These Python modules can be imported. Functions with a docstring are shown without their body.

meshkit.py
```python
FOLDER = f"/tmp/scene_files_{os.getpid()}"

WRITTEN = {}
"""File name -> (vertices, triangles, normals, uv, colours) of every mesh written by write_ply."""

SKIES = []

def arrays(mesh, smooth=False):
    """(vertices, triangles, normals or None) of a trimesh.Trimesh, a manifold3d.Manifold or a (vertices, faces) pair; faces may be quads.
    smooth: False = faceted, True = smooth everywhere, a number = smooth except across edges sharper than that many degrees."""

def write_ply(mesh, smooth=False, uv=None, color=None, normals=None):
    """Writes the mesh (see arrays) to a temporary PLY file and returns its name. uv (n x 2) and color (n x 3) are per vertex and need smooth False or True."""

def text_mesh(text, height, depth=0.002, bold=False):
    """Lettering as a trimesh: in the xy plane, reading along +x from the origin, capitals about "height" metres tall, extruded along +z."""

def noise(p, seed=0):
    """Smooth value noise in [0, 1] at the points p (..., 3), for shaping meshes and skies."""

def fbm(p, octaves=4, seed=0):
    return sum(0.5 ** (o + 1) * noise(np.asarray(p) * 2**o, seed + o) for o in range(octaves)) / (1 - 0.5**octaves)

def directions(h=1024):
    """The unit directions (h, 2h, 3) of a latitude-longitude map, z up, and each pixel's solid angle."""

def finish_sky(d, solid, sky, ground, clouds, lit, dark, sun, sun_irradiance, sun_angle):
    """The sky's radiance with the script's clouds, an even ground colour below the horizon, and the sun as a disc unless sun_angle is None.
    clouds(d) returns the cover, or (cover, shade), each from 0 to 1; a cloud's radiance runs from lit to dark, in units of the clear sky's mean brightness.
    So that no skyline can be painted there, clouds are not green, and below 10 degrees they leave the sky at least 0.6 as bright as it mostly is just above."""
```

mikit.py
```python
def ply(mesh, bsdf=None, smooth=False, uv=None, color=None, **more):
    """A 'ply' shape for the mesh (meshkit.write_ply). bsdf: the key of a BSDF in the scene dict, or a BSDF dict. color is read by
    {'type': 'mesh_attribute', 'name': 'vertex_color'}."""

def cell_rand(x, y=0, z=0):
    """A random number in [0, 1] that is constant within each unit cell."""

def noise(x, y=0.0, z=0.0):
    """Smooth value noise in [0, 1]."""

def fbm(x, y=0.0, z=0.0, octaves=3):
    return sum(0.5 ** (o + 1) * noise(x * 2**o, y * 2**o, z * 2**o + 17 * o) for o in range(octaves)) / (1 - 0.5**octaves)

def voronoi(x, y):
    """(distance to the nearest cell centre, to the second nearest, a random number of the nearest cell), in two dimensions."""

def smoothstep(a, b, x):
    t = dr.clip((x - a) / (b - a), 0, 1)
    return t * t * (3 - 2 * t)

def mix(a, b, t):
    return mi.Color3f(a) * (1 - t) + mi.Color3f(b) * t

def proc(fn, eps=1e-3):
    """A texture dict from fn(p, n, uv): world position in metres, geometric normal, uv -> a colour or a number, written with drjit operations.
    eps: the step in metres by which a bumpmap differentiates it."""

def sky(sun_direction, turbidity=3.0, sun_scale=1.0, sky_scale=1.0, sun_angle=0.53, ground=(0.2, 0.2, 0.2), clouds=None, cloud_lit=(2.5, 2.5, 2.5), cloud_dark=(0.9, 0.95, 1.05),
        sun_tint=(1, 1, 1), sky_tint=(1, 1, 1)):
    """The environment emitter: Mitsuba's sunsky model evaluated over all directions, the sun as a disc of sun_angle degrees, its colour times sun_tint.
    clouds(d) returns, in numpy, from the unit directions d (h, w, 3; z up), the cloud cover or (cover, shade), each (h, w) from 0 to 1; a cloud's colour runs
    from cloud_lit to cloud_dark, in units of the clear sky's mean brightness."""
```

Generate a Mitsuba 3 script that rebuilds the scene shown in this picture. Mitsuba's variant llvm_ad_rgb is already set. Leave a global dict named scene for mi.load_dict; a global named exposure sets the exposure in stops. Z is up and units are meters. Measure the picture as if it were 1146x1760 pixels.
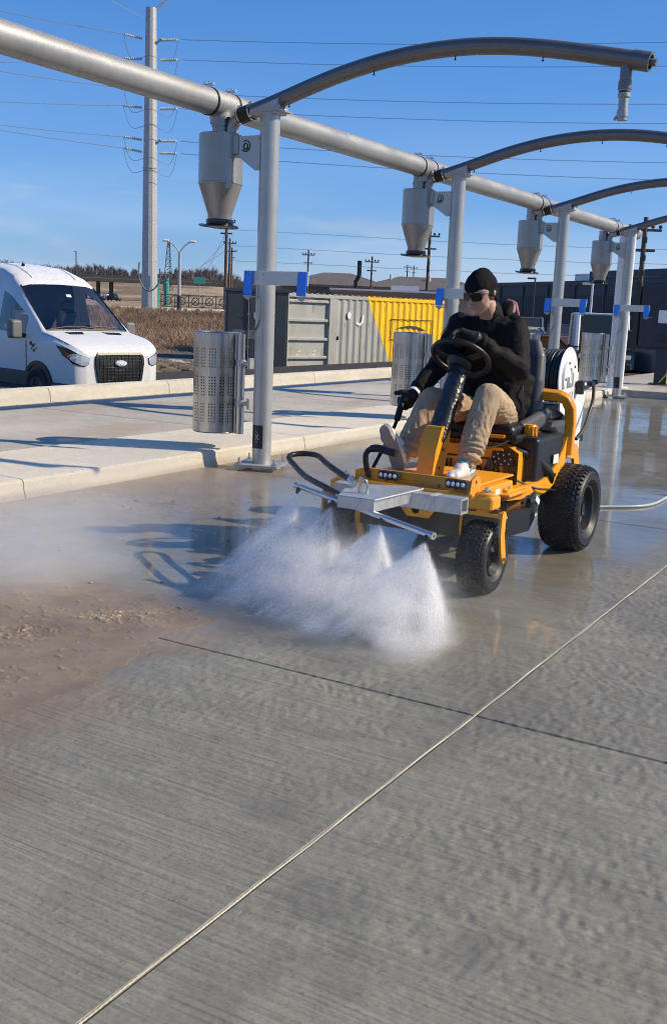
import math, numpy as np, trimesh, manifold3d as m3, shapely.geometry as sg, drjit as dr
import mitsuba as mi, mikit, meshkit
from mikit import noise, fbm, voronoi, cell_rand, smoothstep, mix, proc
T = mi.ScalarTransform4f
scene, labels = {}, {}
# ---------------------------------------------------------------- camera, sky, exposure
YAW, PITCH, ROLL, FOV, EYE = math.radians(30.365), math.radians(10.997), math.radians(2.311), 35.54, np.array([0., 0., 1.45])
_f = np.array([math.cos(YAW)*math.cos(PITCH), math.sin(YAW)*math.cos(PITCH), -math.sin(PITCH)])
_r = np.array([math.sin(YAW), -math.cos(YAW), 0.]); _u = np.cross(_r, _f)
_up = -math.sin(ROLL)*_r + math.cos(ROLL)*_u
scene['camera'] = {'type': 'perspective', 'fov': FOV, 'fov_axis': 'x', 'near_clip': 0.05, 'far_clip': 4000.,
                   'to_world': T().look_at(origin=EYE.tolist(), target=(EYE+_f).tolist(), up=_up.tolist())}
SUN_EL, SUN_X = math.radians(35.4), 0.43
SUN = np.array([SUN_X*math.cos(SUN_EL), -math.sqrt(1-SUN_X**2)*math.cos(SUN_EL), math.sin(SUN_EL)])

def sky_clouds(d):
    x, y, z = d[..., 0], d[..., 1], d[..., 2]
    az, el = np.degrees(np.arctan2(y, x)), np.degrees(np.arcsin(np.clip(z, -1, 1)))
    q = np.stack([az*0.16, el*0.9, az*0+3.], -1).reshape(-1, 3)
    n = meshkit.fbm(q, 5, 4).reshape(az.shape)
    q2 = np.stack([az*0.05, el*0.35, az*0+9.], -1).reshape(-1, 3)
    n2 = meshkit.fbm(q2, 4, 8).reshape(az.shape)
    band = np.clip((9.0-el)/5.0, 0, 1)
    lo = n.mean()
    c = np.clip((n-lo+0.04+0.5*(n2-n2.mean()))*2.6, 0, 1)*band*0.5
    c = np.maximum(c, 0.68*np.exp(-np.clip(el, 0, 90)/4.8))
    return c, np.clip((n2-n2.mean())*2+0.45, 0, 1)

scene['sky'] = mikit.sky(SUN.tolist(), turbidity=2.6, sky_tint=(0.46, 0.98, 1.60), ground=(0.2, 0.19, 0.17), clouds=sky_clouds,
                         cloud_lit=(3.2, 3.25, 3.25), cloud_dark=(1.7, 2.0, 2.4), sun_tint=(0.96, 1.0, 1.04), sky_scale=0.8)
exposure = 1.8
rng = np.random.default_rng(7)
# ---------------------------------------------------------------- mesh helpers
def tm(v, f): return trimesh.Trimesh(np.asarray(v, float), np.asarray(f, int), process=False)
def cat(*ms):
    ms = [m for x in ms for m in (x if isinstance(x, (list, tuple)) else [x])]
    return ms[0] if len(ms) == 1 else trimesh.util.concatenate(ms)
def unit(v): v = np.asarray(v, float); return v/np.linalg.norm(v)
def rotm(deg, axis=(0, 0, 1), p=(0, 0, 0)): return trimesh.transformations.rotation_matrix(math.radians(deg), axis, p)
def mv(m, t=(0, 0, 0), deg=0, axis=(0, 0, 1)):
    m = m.copy()
    if deg: m.apply_transform(rotm(deg, axis))
    m.apply_translation(t); return m
def from_m3(m): k = m.to_mesh(); return tm(k.vert_properties[:, :3], k.tri_verts)
def to_m3(t): return m3.Manifold(m3.Mesh(np.asarray(t.vertices, np.float32), np.asarray(t.faces, np.uint32)))
def box(c, s, ch=0.0):
    c, s = np.asarray(c, float), np.asarray(s, float)/2
    sg_ = np.array([[x, y, z] for x in (-1, 1) for y in (-1, 1) for z in (-1, 1)], float)
    if ch <= 0: return tm(sg_*s+c, [[0,1,3],[0,3,2],[4,6,7],[4,7,5],[0,4,5],[0,5,1],[2,3,7],[2,7,6],[0,2,6],[0,6,4],[1,5,7],[1,7,3]])
    ch = min(ch, 0.45*min(s)*2)
    pts = np.vstack([sg_*(s-np.array([0 if k == i else ch for k in range(3)])) for i in range(3)])
    h = from_m3(m3.Manifold.hull_points(pts+c)); return h
def obox(c, x, y, s, ch=0.0):
    "box of size s with its own axes x, y"
    x = unit(x); z = unit(np.cross(x, y)); y = np.cross(z, x)
    m = box((0, 0, 0), s, ch); M = np.eye(4); M[:3, 0], M[:3, 1], M[:3, 2], M[:3, 3] = x, y, z, c
    m.apply_transform(M); return m
def frames(p, closed=False):
    p = np.asarray(p, float)
    t = np.gradient(p, axis=0) if not closed else np.roll(p, -1, 0)-np.roll(p, 1, 0)
    t /= np.linalg.norm(t, axis=1, keepdims=True)+1e-12
    a = np.cross(t[0], [0, 0, 1.]);
    if np.linalg.norm(a) < 1e-3: a = np.cross(t[0], [1., 0, 0])
    a = unit(a); A = []
    for k in range(len(p)):
        a = unit(a-t[k]*(a@t[k])); A.append(a)
    A = np.array(A); return t, A, np.cross(t, A)
def sweep(p, prof, closed=False, cap=True, scale=None):
    "sweeps the closed 2-D profile (n x 2) along the points p"
    p = np.asarray(p, float); prof = np.asarray(prof, float); t, A, B = frames(p, closed); n, k = len(prof), len(p)
    sc = np.ones(k) if scale is None else np.broadcast_to(scale, (k,))
    v = p[:, None]+sc[:, None, None]*(prof[None, :, :1]*A[:, None]+prof[None, :, 1:]*B[:, None])
    v = v.reshape(-1, 3); f = []
    for i in range(k if closed else k-1):
        j = (i+1) % k
        for q in range(n):
            w = (q+1) % n; f += [[i*n+q, i*n+w, j*n+w], [i*n+q, j*n+w, j*n+q]]
    if cap and not closed:
        v = np.vstack([v, p[0], p[-1]]); c0, c1 = len(v)-2, len(v)-1
        for q in range(n):
            w = (q+1) % n; f += [[c0, w, q], [c1, (k-1)*n+q, (k-1)*n+w]]
    m = tm(v, f)
    return m
def circ(r, n=14): a = np.arange(n)*2*np.pi/n; return np.stack([r*np.cos(a), r*np.sin(a)], 1)
def tube(p, r, n=12, closed=False, cap=True):
    p = np.asarray(p, float)
    if np.ndim(r): return sweep(p, circ(1., n), closed, cap, np.asarray(r, float))
    return sweep(p, circ(r, n), closed, cap)
def rod(a, b, r, n=12): return tube([a, b], r, n)
def spline(pts, n=24, closed=False):
    from scipy.interpolate import CubicSpline
    p = np.asarray(pts, float)
    if closed: p = np.vstack([p, p[:1]])
    d = np.r_[0, np.cumsum(np.linalg.norm(np.diff(p, axis=0), axis=1))]
    s = CubicSpline(d, p, bc_type='periodic' if closed else 'natural'); t = np.linspace(0, d[-1], n+closed)
    return s(t)[:n]
def lathe(prof, n=32, o=(0, 0, 0), axis=(0, 0, 1)):
    "revolves (r, z) pairs about the axis; profile closed by itself if it starts and ends at r = 0"
    prof = np.asarray(prof, float); a = np.arange(n)*2*np.pi/n; k = len(prof)
    v = np.stack([prof[:, None, 0]*np.cos(a), prof[:, None, 0]*np.sin(a), np.broadcast_to(prof[:, 1:2], (k, n))], -1).reshape(-1, 3)
    f = []
    for i in range(k-1):
        for q in range(n):
            w = (q+1) % n; f += [[i*n+q, i*n+w, (i+1)*n+w], [i*n+q, (i+1)*n+w, (i+1)*n+q]]
    m = tm(v, f); m.update_faces(m.area_faces > 1e-12)
    z = unit(axis); x = unit(np.cross([0, 1., 0] if abs(z[1]) < .9 else [1., 0, 0], z)); M = np.eye(4)
    M[:3, 0], M[:3, 1], M[:3, 2], M[:3, 3] = x, np.cross(z, x), z, o
    m.apply_transform(M); return m
def plate(poly, th, o=(0, 0, 0), u=(1, 0, 0), v=(0, 0, 1), holes=()):
    "extrudes a polygon given in the plane (u, v) at o by th along u x v (centred)"
    P = sg.Polygon(poly, holes) if not hasattr(poly, 'geom_type') else poly
    m = trimesh.creation.extrude_polygon(P, th); m.apply_translation([0, 0, -th/2])
    u, v = unit(u), unit(v); M = np.eye(4); M[:3, 0], M[:3, 1], M[:3, 2], M[:3, 3] = u, v, np.cross(u, v), o
    m.apply_transform(M)
    return m
def rrect(w, h, r): return sg.box(-w/2+r, -h/2+r, w/2-r, h/2-r).buffer(r, quad_segs=4)
def ball(c, r, n=2): m = trimesh.creation.icosphere(n, 1.0); m.vertices = m.vertices*np.asarray(r)+np.asarray(c); return m
def blob(chain, length=0.02, it=10, rounds=12):
    "one continuous surface from bones: each bone is the hull of the spheres at its joints"
    out = None
    for bone in chain:
        h = m3.Manifold.batch_hull([m3.Manifold.sphere(r, rounds).translate(list(map(float, c))) for c, r in bone])
        out = h if out is None else out+h
    m = from_m3(out.refine_to_length(length)); m.merge_vertices()
    trimesh.smoothing.filter_taubin(m, 0.5, 0.52, it); return m
def obj(key, mesh, mat, smooth=35, parent=None, tw=None):
    if parent: key = parent+'__'+key
    if key in scene:
        k = 1
        while f'{key}_{k:03d}' in scene: k += 1
        key = f'{key}_{k:03d}'
    scene[key] = mikit.ply(mesh, mat, smooth=smooth)
    if tw is not None: scene[key]['to_world'] = tw
    return key
names = set()
def thing(name, label, cat_=None, group=None, kind=None):
    key, k = name, 0
    while key in names: k += 1; key = f'{name}_{k:03d}'
    names.add(key); d = {'label': label}
    if cat_: d['category'] = cat_
    if group: d['group'] = group
    if kind: d['kind'] = kind
    labels[key] = d; return key
def struct(name, label=None):
    names.add(name); labels[name] = {'kind': 'structure', **({'label': label} if label else {})}; return name
def copy(src, label, tw, group=None, skip=()):
    d = thing(src, label, labels[src].get('category'), group or labels[src].get('group'))
    for k in [k for k in scene if k == src or k.startswith(src+'__')]:
        if any(s in k for s in skip): continue
        e = dict(scene[k]); e['to_world'] = tw; scene[d+k[len(src):]] = e
        if k in labels and k != src: labels[d+k[len(src):]] = dict(labels[k])
    return d
def at(x, y, z=0.): return T().translate([float(x), float(y), float(z)])
# ---------------------------------------------------------------- materials
def srgb(*c): return [((x/255+0.055)/1.055)**2.4 if x > 10 else x/255/12.92 for x in c]
def mat(name, base, rough=0.5, metal=0.0, spec=0.5, coat=0.0, bump=None, two=True, **k):
    rgb = lambda c: c if isinstance(c, dict) else {'type': 'rgb', 'value': list(map(float, c))}
    b = {'type': 'principled', 'base_color': rgb(base), 'roughness': rough, 'metallic': metal, 'specular': spec, **k}
    if coat: b.update(clearcoat=coat, clearcoat_gloss=0.9)
    if bump: b = {'type': 'bumpmap', 'nested': b, 'tex': bump[0], 'scale': bump[1]}
    scene[name] = {'type': 'twosided', 'nested': b} if two else b
def worn(c, amp=0.12, s=8., dirt=(.16, .13, .10), dirty=0.0, hi=None):
    def fn(p, n, uv):
        a = fbm(p.x*s, p.y*s, p.z*s, 3); d = smoothstep(0.55, 0.8, fbm(p.x*3+5, p.y*3, p.z*3, 4))*dirty
        return mix(mi.Color3f(c)*(1-amp+2*amp*a), dirt, d)
    return proc(fn)
def streaky(c, amp, s):
    return proc(lambda p, n, uv: mi.Color3f(c)*(1-amp+2*amp*fbm(p.x*s+p.y*s*.7, p.y*s*.6, p.z*s*.15, 3)))

def galv_fn(p, n, uv):
    a = voronoi(p.x*38+p.z*11, p.y*38+p.z*29)[2]; b = fbm(p.x*2.2, p.y*4, p.z*4, 3)
    return mi.Color3f(0.43, 0.43, 0.42)*(0.93+0.07*a)*(0.84+0.32*b)
mat('m_galv', proc(galv_fn), proc(lambda p, n, uv: 0.34+0.25*fbm(p.x*5, p.y*9, p.z*9, 2)), 0.55)
mat('m_post', worn((0.45, 0.44, 0.42), .08, 6, dirty=.12), 0.32, 0.45)
mat('m_bar', worn((0.66, 0.65, 0.61), .06, 6), 0.5)
mat('m_duct', worn((0.36, 0.345, 0.325), .10, 7, dirty=.1), 0.36, 0.55)
mat('m_arch', worn((0.19, 0.18, 0.175), .10, 7), 0.36, 0.45)
mat('m_steel', (0.58, 0.57, 0.55), 0.2, 1.0)
mat('m_brushed', streaky((0.50, 0.49, 0.48), .16, 60.), 0.24, 1.0, anisotropic=0.5)
mat('m_zinc', (0.62, 0.63, 0.64), 0.3, 0.85)
mat('m_black', (0.012, 0.012, 0.013), 0.4)
mat('m_blackgloss', (0.008, 0.008, 0.009), 0.18, coat=0.3)
mat('m_rubber', worn((0.014, 0.0135, 0.013), .3, 14), proc(lambda p, n, uv: 0.28+0.4*fbm(p.x*16, p.y*16, p.z*16, 3)), spec=0.5)
mat('m_blue', (0.02, 0.24, 0.92), 0.45)
mat('m_yellow', worn((0.80, 0.335, 0.012), .07, 10, (.16, .09, .03), .35), proc(lambda p, n, uv: 0.26+0.25*fbm(p.x*22, p.y*22, p.z*22, 3)), coat=0.4)
mat('m_white', worn((0.76, 0.76, 0.75), .04, 6, (.4, .38, .34), .3), 0.3, coat=0.4)
mat('m_vanwhite', worn((0.68, 0.69, 0.70), .03, 2), 0.25, coat=0.8)
mat('m_carglass', (0.03, 0.04, 0.042), 0.35)
mat('m_sticker', (0.85, 0.85, 0.85), 0.5)
mat('m_darkgrey', (0.05, 0.052, 0.055), 0.5)
mat('m_midgrey', (0.16, 0.16, 0.16), 0.5)
mat('m_lens', (0.75, 0.77, 0.8), 0.08, 0.6, coat=1.0)
mat('m_lamp', (0.85, 0.86, 0.88), 0.1, 0.3, coat=1.0)
mat('m_amber', (0.35, 0.03, 0.01), 0.2, coat=0.6)
scene['m_glass'] = {'type': 'thindielectric', 'int_ior': 1.5}
mat('m_tint', (0.012, 0.015, 0.018), 0.06, coat=0.6)
mat('m_shades', (0.006, 0.006, 0.007), 0.22, spec=0.35)

# wetness of the drive: washed lanes are wet, the near lane is only damp
def wet_of(p):
    n1 = fbm(p.x*0.9, p.y*0.9, 1.0, 4); n2 = fbm(p.x*3.2, p.y*3.2, 5.0, 3)
    j = (n1-0.5)*1.1+(n2-0.5)*0.35
    washed = smoothstep(3.4, 4.4, p.x+j*1.2)*smoothstep(1.15, 1.75, p.y+j*0.5)
    far = smoothstep(6.0, 8.0, p.x+j*1.2)
    mud = smoothstep(2.2, 3.0, p.y+j*0.9+(p.x-3)*0.15)*smoothstep(0.5, 1.5, p.x)
    pool = 0.35+0.65*smoothstep(0.40, 0.54, fbm(p.x*0.45+1, p.y*1.1, 11.0, 4)+0.12*smoothstep(8.0, 10.0, p.x))
    return dr.maximum(dr.maximum(washed, far)*pool, 0.8*mud)
def mud_of(p):
    n1 = fbm(p.x*1.1+3, p.y*1.1, 2.0, 4); n2 = fbm(p.x*5, p.y*5, 3.0, 3)
    j = (n1-0.5)*1.3+(n2-0.5)*0.4
    near = smoothstep(2.30, 2.70, p.y+j*0.55-(p.x-2.3)*0.20)*(1-smoothstep(3.5, 4.3, p.x+j*0.6))
    kerb = smoothstep(3.7, 4.8, p.y+j*1.2)*(1-smoothstep(8.0, 11.0, p.x+j))
    return dr.clip(dr.maximum(near, kerb*0.85), 0, 1)
def sludge_of(p):
    "the band of slurry pushed together in front of the jets"
    t = dr.clip(((p.x-2.95)*0.85-(p.y-3.45)*0.34)/0.838, -0.6, 1.0)
    d = dr.square(p.x-2.95-0.85*t)+dr.square(p.y-3.45+0.34*t)
    return dr.exp(-d/0.026)*smoothstep(0.36, 0.56, fbm(p.x*4.5, p.y*4.5, 6.0, 3))
def conc_col(p, n, uv):
    a = fbm(p.x*0.8, p.y*0.8, 7.0, 4); b = fbm(p.x*11, p.y*7, 1.0, 3); g = noise(p.x*170, p.y*170, 0.0)
    wx = p.x+0.015*noise(p.x*2, p.y*2, 1.0)
    lines = noise(wx*85, p.y*5, 2.0)*0.5+noise(wx*190, p.y*11, 4.0)*0.5
    pit = smoothstep(0.70, 0.80, fbm(p.x*60, p.y*60, 9.0, 3))
    slab = cell_rand((p.x-3.41)/4.1+50, (p.y-1.36)/4.1+50, 3.0)
    c = mi.Color3f(0.264, 0.254, 0.202)*(0.70+0.44*a+0.24*(b-0.5))*(0.84+0.2*g)*(0.86+0.28*lines)*(1-0.2*pit)*(0.94+0.12*slab)
    c = mix(c, mi.Color3f(0.19, 0.155, 0.115)*(0.8+0.4*b), 0.35*smoothstep(0.46, 0.66, fbm(p.x*0.5+9, p.y*0.5, 3.0, 4)))
    c = mix(c, mi.Color3f(0.13, 0.125, 0.115), 0.35*smoothstep(0.60, 0.70, fbm(p.x*1.7+3, p.y*2.6, 8.0, 4)))
    w = wet_of(p); c = c*(1-0.18*w)
    m = mud_of(p); mudc = mi.Color3f(0.225, 0.172, 0.118)*(0.66+0.62*fbm(p.x*5, p.y*5, 8.0, 4))
    c = mix(c, mudc, 0.9*m)
    return mix(c, mi.Color3f(0.34, 0.27, 0.20)*(0.6+0.8*fbm(p.x*30, p.y*30, 2.0, 3)), 0.8*sludge_of(p))
def conc_h(p, n, uv):
    wx = p.x+0.015*noise(p.x*2, p.y*2, 1.0)
    lines = noise(wx*75, p.y*2.2, 2.0)*0.55+noise(wx*170, p.y*5, 4.0)*0.3
    patch = smoothstep(0.40, 0.60, fbm(p.x*0.8+2, p.y*0.6+1, 6.0, 3))
    q = 1.5*noise(p.x*3, p.y*3, 1.0)
    rip = noise(p.x*27+q, p.y*44+3*noise(p.x*8, p.y*2, 5.0), 3.0)
    return 0.03*sludge_of(p)*fbm(p.x*26, p.y*34, 3.0, 4)+lines*0.0045*(1.15-0.5*patch)+rip*0.0052*(0.12+0.88*patch)+0.0016*fbm(p.x*60, p.y*60, 2.0, 2)
def wet_h(p, n, uv):
    return 0.03*sludge_of(p)*fbm(p.x*26, p.y*34, 3.0, 4)+0.0011*fbm(p.x*9, p.y*5, 1.0, 3)+0.0035*fbm(p.x*1.5, p.y*1.2, 4.0, 2)+0.006*mud_of(p)*fbm(p.x*22, p.y*22, 1.0, 3)
def wetw(p, n, uv):
    return 0.93*wet_of(p)*(1-0.75*mud_of(p))
scene['m_drive'] = {'type': 'blendbsdf', 'weight': proc(wetw),
    'dry': {'type': 'bumpmap', 'tex': proc(conc_h, 2e-3), 'scale': 1.0, 'nested': {'type': 'principled', 'base_color': proc(conc_col), 'roughness': 0.50, 'specular': 0.45}},
    'wet': {'type': 'bumpmap', 'tex': proc(wet_h, 4e-3), 'scale': 1.0, 'nested': {'type': 'principled', 'base_color': proc(conc_col), 'roughness': 0.06, 'specular': 0.7}}}
def kerb_col(p, n, uv):
    a = fbm(p.x*1.3, p.y*1.3, p.z*6, 4); b = fbm(p.x*16, p.y*16, p.z*16, 3); g = noise(p.x*130, p.y*130, p.z*130)
    c = mi.Color3f(0.60, 0.555, 0.46)*(0.78+0.3*a+0.14*(b-0.5))*(0.9+0.2*g)
    low = (1-smoothstep(0.0, 0.07, p.z+0.05*(a-0.5)))*smoothstep(-0.05, 0.0, p.z)*(1-smoothstep(6.0, 6.4, p.y))
    return mix(c, (0.30, 0.23, 0.165), 0.6*low)
mat('m_kerb', proc(kerb_col), 0.8, spec=0.3, bump=(proc(lambda p, n, uv: 0.0025*fbm(p.x*30, p.y*30, p.z*30, 3), 2e-3), 1.0))
def slab_col(p, n, uv):
    a = fbm(p.x*0.7+4, p.y*0.7, 2., 4); b = fbm(p.x*9, p.y*5, 3., 3); g = noise(p.x*120, p.y*120, 1.)
    c = mi.Color3f(0.41, 0.385, 0.335)*(0.72+0.42*a+0.2*(b-0.5))*(0.9+0.2*g)
    return mix(c, (0.30, 0.24, 0.18), 0.5*smoothstep(0.5, 0.75, fbm(p.x*0.6, p.y*1.6, 5., 4)))
mat('m_slab', proc(slab_col), 0.85, spec=0.3, bump=(proc(lambda p, n, uv: 0.0015*noise(p.x*70, p.y*5, 2.)+0.001*fbm(p.x*40, p.y*40, 2., 2), 2e-3), 1.0))
mat('m_joint', (0.035, 0.033, 0.03), 0.9)
mat('m_asphalt', worn((0.085, 0.08, 0.075), .25, 3, (.2, .17, .13), .5), 0.9, spec=0.2)
def field_col(p, n, uv):
    a = fbm(p.x*0.05, p.y*0.05, 1., 4); b = fbm(p.x*0.6, p.y*0.6, 2., 3)
    c = mix((0.15, 0.115, 0.085), (0.26, 0.205, 0.15), smoothstep(0.35, 0.65, a))*(0.7+0.6*b)
    return c
mat('m_field', proc(field_col), 0.95, spec=0.1)
def grass_col(p, n, uv):
    a = fbm(p.x*0.12, p.y*0.12, 1., 3); b = noise(p.x*3, p.y*3, p.z)
    return mix((0.19, 0.125, 0.085), (0.37, 0.27, 0.19), smoothstep(0.3, 0.7, a+0.4*(b-0.5)))*(0.65+0.7*noise(p.x*1.1, p.y*1.1, 4.0))
mat('m_grass', proc(grass_col), 0.9, spec=0.1)
# ---------------------------------------------------------------- the setting: drive, island, lot, field
struct('drive', 'broomed grey concrete wash bay floor, wet behind the machine and damp in front')
obj('base', box((14, 0.2, -0.16), (52, 30, 0.2)), 'm_joint', False, 'drive')
GX, GY = 3.41, 1.36
def slab(x0, x1, y0, y1):
    g = 0.0034
    return box(((x0+x1)/2, (y0+y1)/2, -0.06), (x1-x0-2*g, y1-y0-2*g, 0.12), 0.005)
for i in range(-2, 8):
    for (y0, y1) in ((GY-8.2, GY-4.1), (GY-4.1, GY), (GY, 5.80)):
        obj('concrete_slab', slab(GX+4.1*i, GX+4.1*(i+1), y0, y1), 'm_drive', False, 'drive')
# the sealed joint: a pale twisted backer cord lying in the groove
xs = np.arange(0.6, 16, 0.006); tw = xs*2*np.pi/0.03
cord = [tube(np.stack([xs, GY+0.0009*np.cos(tw+ph)+0.0016*np.sin(xs*5)+.0012*np.sin(xs*13), -0.0006+0.0009*np.sin(tw+ph)], 1), 0.0018, 5) for ph in (0, np.pi)]
mat('m_cord', worn((0.56, 0.53, 0.45), .35, 9, (.3, .27, .22), .6), 0.8)
obj('joint_cord', cat(cord), 'm_cord', 60, 'drive'); labels['drive__joint_cord'] = {'label': 'pale twisted cord sealing the long joint'}

struct('island', 'raised pale concrete island with rounded kerb and walkway')
TOP = 0.14
kp = [(5.735, -0.1), (5.745, 0.0), (5.765, 0.075)]+[(5.80-0.035*math.cos(a), TOP-0.035+0.035*math.sin(a)) for a in np.linspace(0.2, math.pi/2, 5)]+[(6.20, TOP+0.004), (6.93, TOP+0.006), (6.945, TOP-0.01), (6.945, -0.1)]
def kerb_piece(x0, x1, prof, n=10):
    m = plate(prof, x1-x0-0.012, ((x0+x1)/2, 0, 0), (0, 1, 0), (0, 0, 1)); return m
for x0, x1 in zip((-3.0, 1.3, 5.33, 9.18, 13.2, 17.2), (1.3, 5.33, 9.18, 13.2, 17.2, 20.6)):
    obj('kerb_stone', kerb_piece(x0, x1, kp), 'm_kerb', 30, 'island')
for x0, x1 in zip(np.arange(-3.2, 24, 4.1), np.arange(0.9, 28, 4.1)):
    obj('pavement_slab', box(((x0+x1)/2, 8.48, 0.04), (x1-x0-0.012, 3.05, 0.19), 0.006), 'm_slab', False, 'island')
obj('bed', box((12, 7.9, -0.06), (32, 4.0, 0.16)), 'm_joint', False, 'island')
# the island widens at its far end
endp = sg.Polygon([(20.62, 6.94), (20.62, 5.9), (20.50, 5.3), (20.62, 4.2), (20.9, 3.0), (34, 2.2), (34, 6.94)])
em = trimesh.creation.extrude_polygon(endp, TOP+0.1); em.apply_translation((0, 0, -0.1))
obj('island_end', em, 'm_slab', False, 'island')
fk = [(9.985, -0.7), (9.99, 0.10), (10.0, 0.24), (10.03, 0.305), (10.07, 0.32), (10.20, 0.32), (10.26, 0.28), (10.28, -0.7)]
for x0, x1 in zip((-2, 3.2, 7.4, 9.72, 12.1, 16.2, 20.3, 24.4), (3.2, 7.4, 9.72, 12.1, 16.2, 20.3, 24.4, 29)):
    obj('back_kerb_stone', kerb_piece(x0, x1, fk), 'm_kerb', 30, 'island')
# terrain: a lower lot behind the island, rising to a weedy field and a slope towards the far road
def sstep(a, b, x): t = np.clip((x-a)/(b-a), 0, 1); return t*t*(3-2*t)
def ground_z(x, y):
    x, y = np.asarray(x, float), np.asarray(y, float); r = np.hypot(x, y); az = np.degrees(np.arctan2(y, x))
    left = sstep(33.5, 37.5, az)
    z = -0.47+0.3*sstep(18, 26, r)*left-0.17*sstep(15, 24, r)*(1-left)
    z = z+left*(1.05*sstep(24, 62, r)+0.3*sstep(70, 110, r)+0.3*sstep(110, 300, r)+12*sstep(320, 600, r))
    z = z+(1-left)*(0.75*sstep(40, 72, r)+0.3*sstep(100, 400, r)+5*sstep(300, 900, r))
    near = sstep(10.6, 9.8, y)*(r < 45)*(x < 36)
    return z*(1-near)+near*(-0.30)
rr = np.r_[np.linspace(3, 40, 40), np.geomspace(42, 1500, 60)]; aa = np.radians(np.linspace(-25, 85, 140))
R_, A_ = np.meshgrid(rr, aa, indexing='ij'); X_, Y_ = R_*np.cos(A_), R_*np.sin(A_); Z_ = ground_z(X_, Y_)
idx = np.arange(X_.size).reshape(X_.shape); q = np.stack([idx[:-1, :-1], idx[1:, :-1], idx[1:, 1:], idx[:-1, 1:]], -1).reshape(-1, 4)
gm = tm(np.stack([X_, Y_, Z_], -1).reshape(-1, 3), np.vstack([q[:, [0, 1, 2]], q[:, [0, 2, 3]]]))
struct('ground', 'brown winter field sloping up to the far road'); obj('ground', gm, 'm_field', True)
struct('far_ground', 'flat land reaching the horizon'); obj('far_ground', box((0, 0, -1.4), (6000, 6000, 0.4)), 'm_field', False)
def draped(poly, dz, step=1.0):
    x0, y0, x1, y1 = sg.Polygon(poly).bounds; nx, ny = int((x1-x0)/step)+2, int((y1-y0)/step)+2
    P = sg.Polygon(poly); tri = []
    m = trimesh.creation.extrude_polygon(P, 0.02); m = m.subdivide_to_size(step*1.5)
    v = m.vertices.copy(); v[:, 2] = v[:, 2]+ground_z(v[:, 0], v[:, 1])+dz; return tm(v, m.faces)
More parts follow.
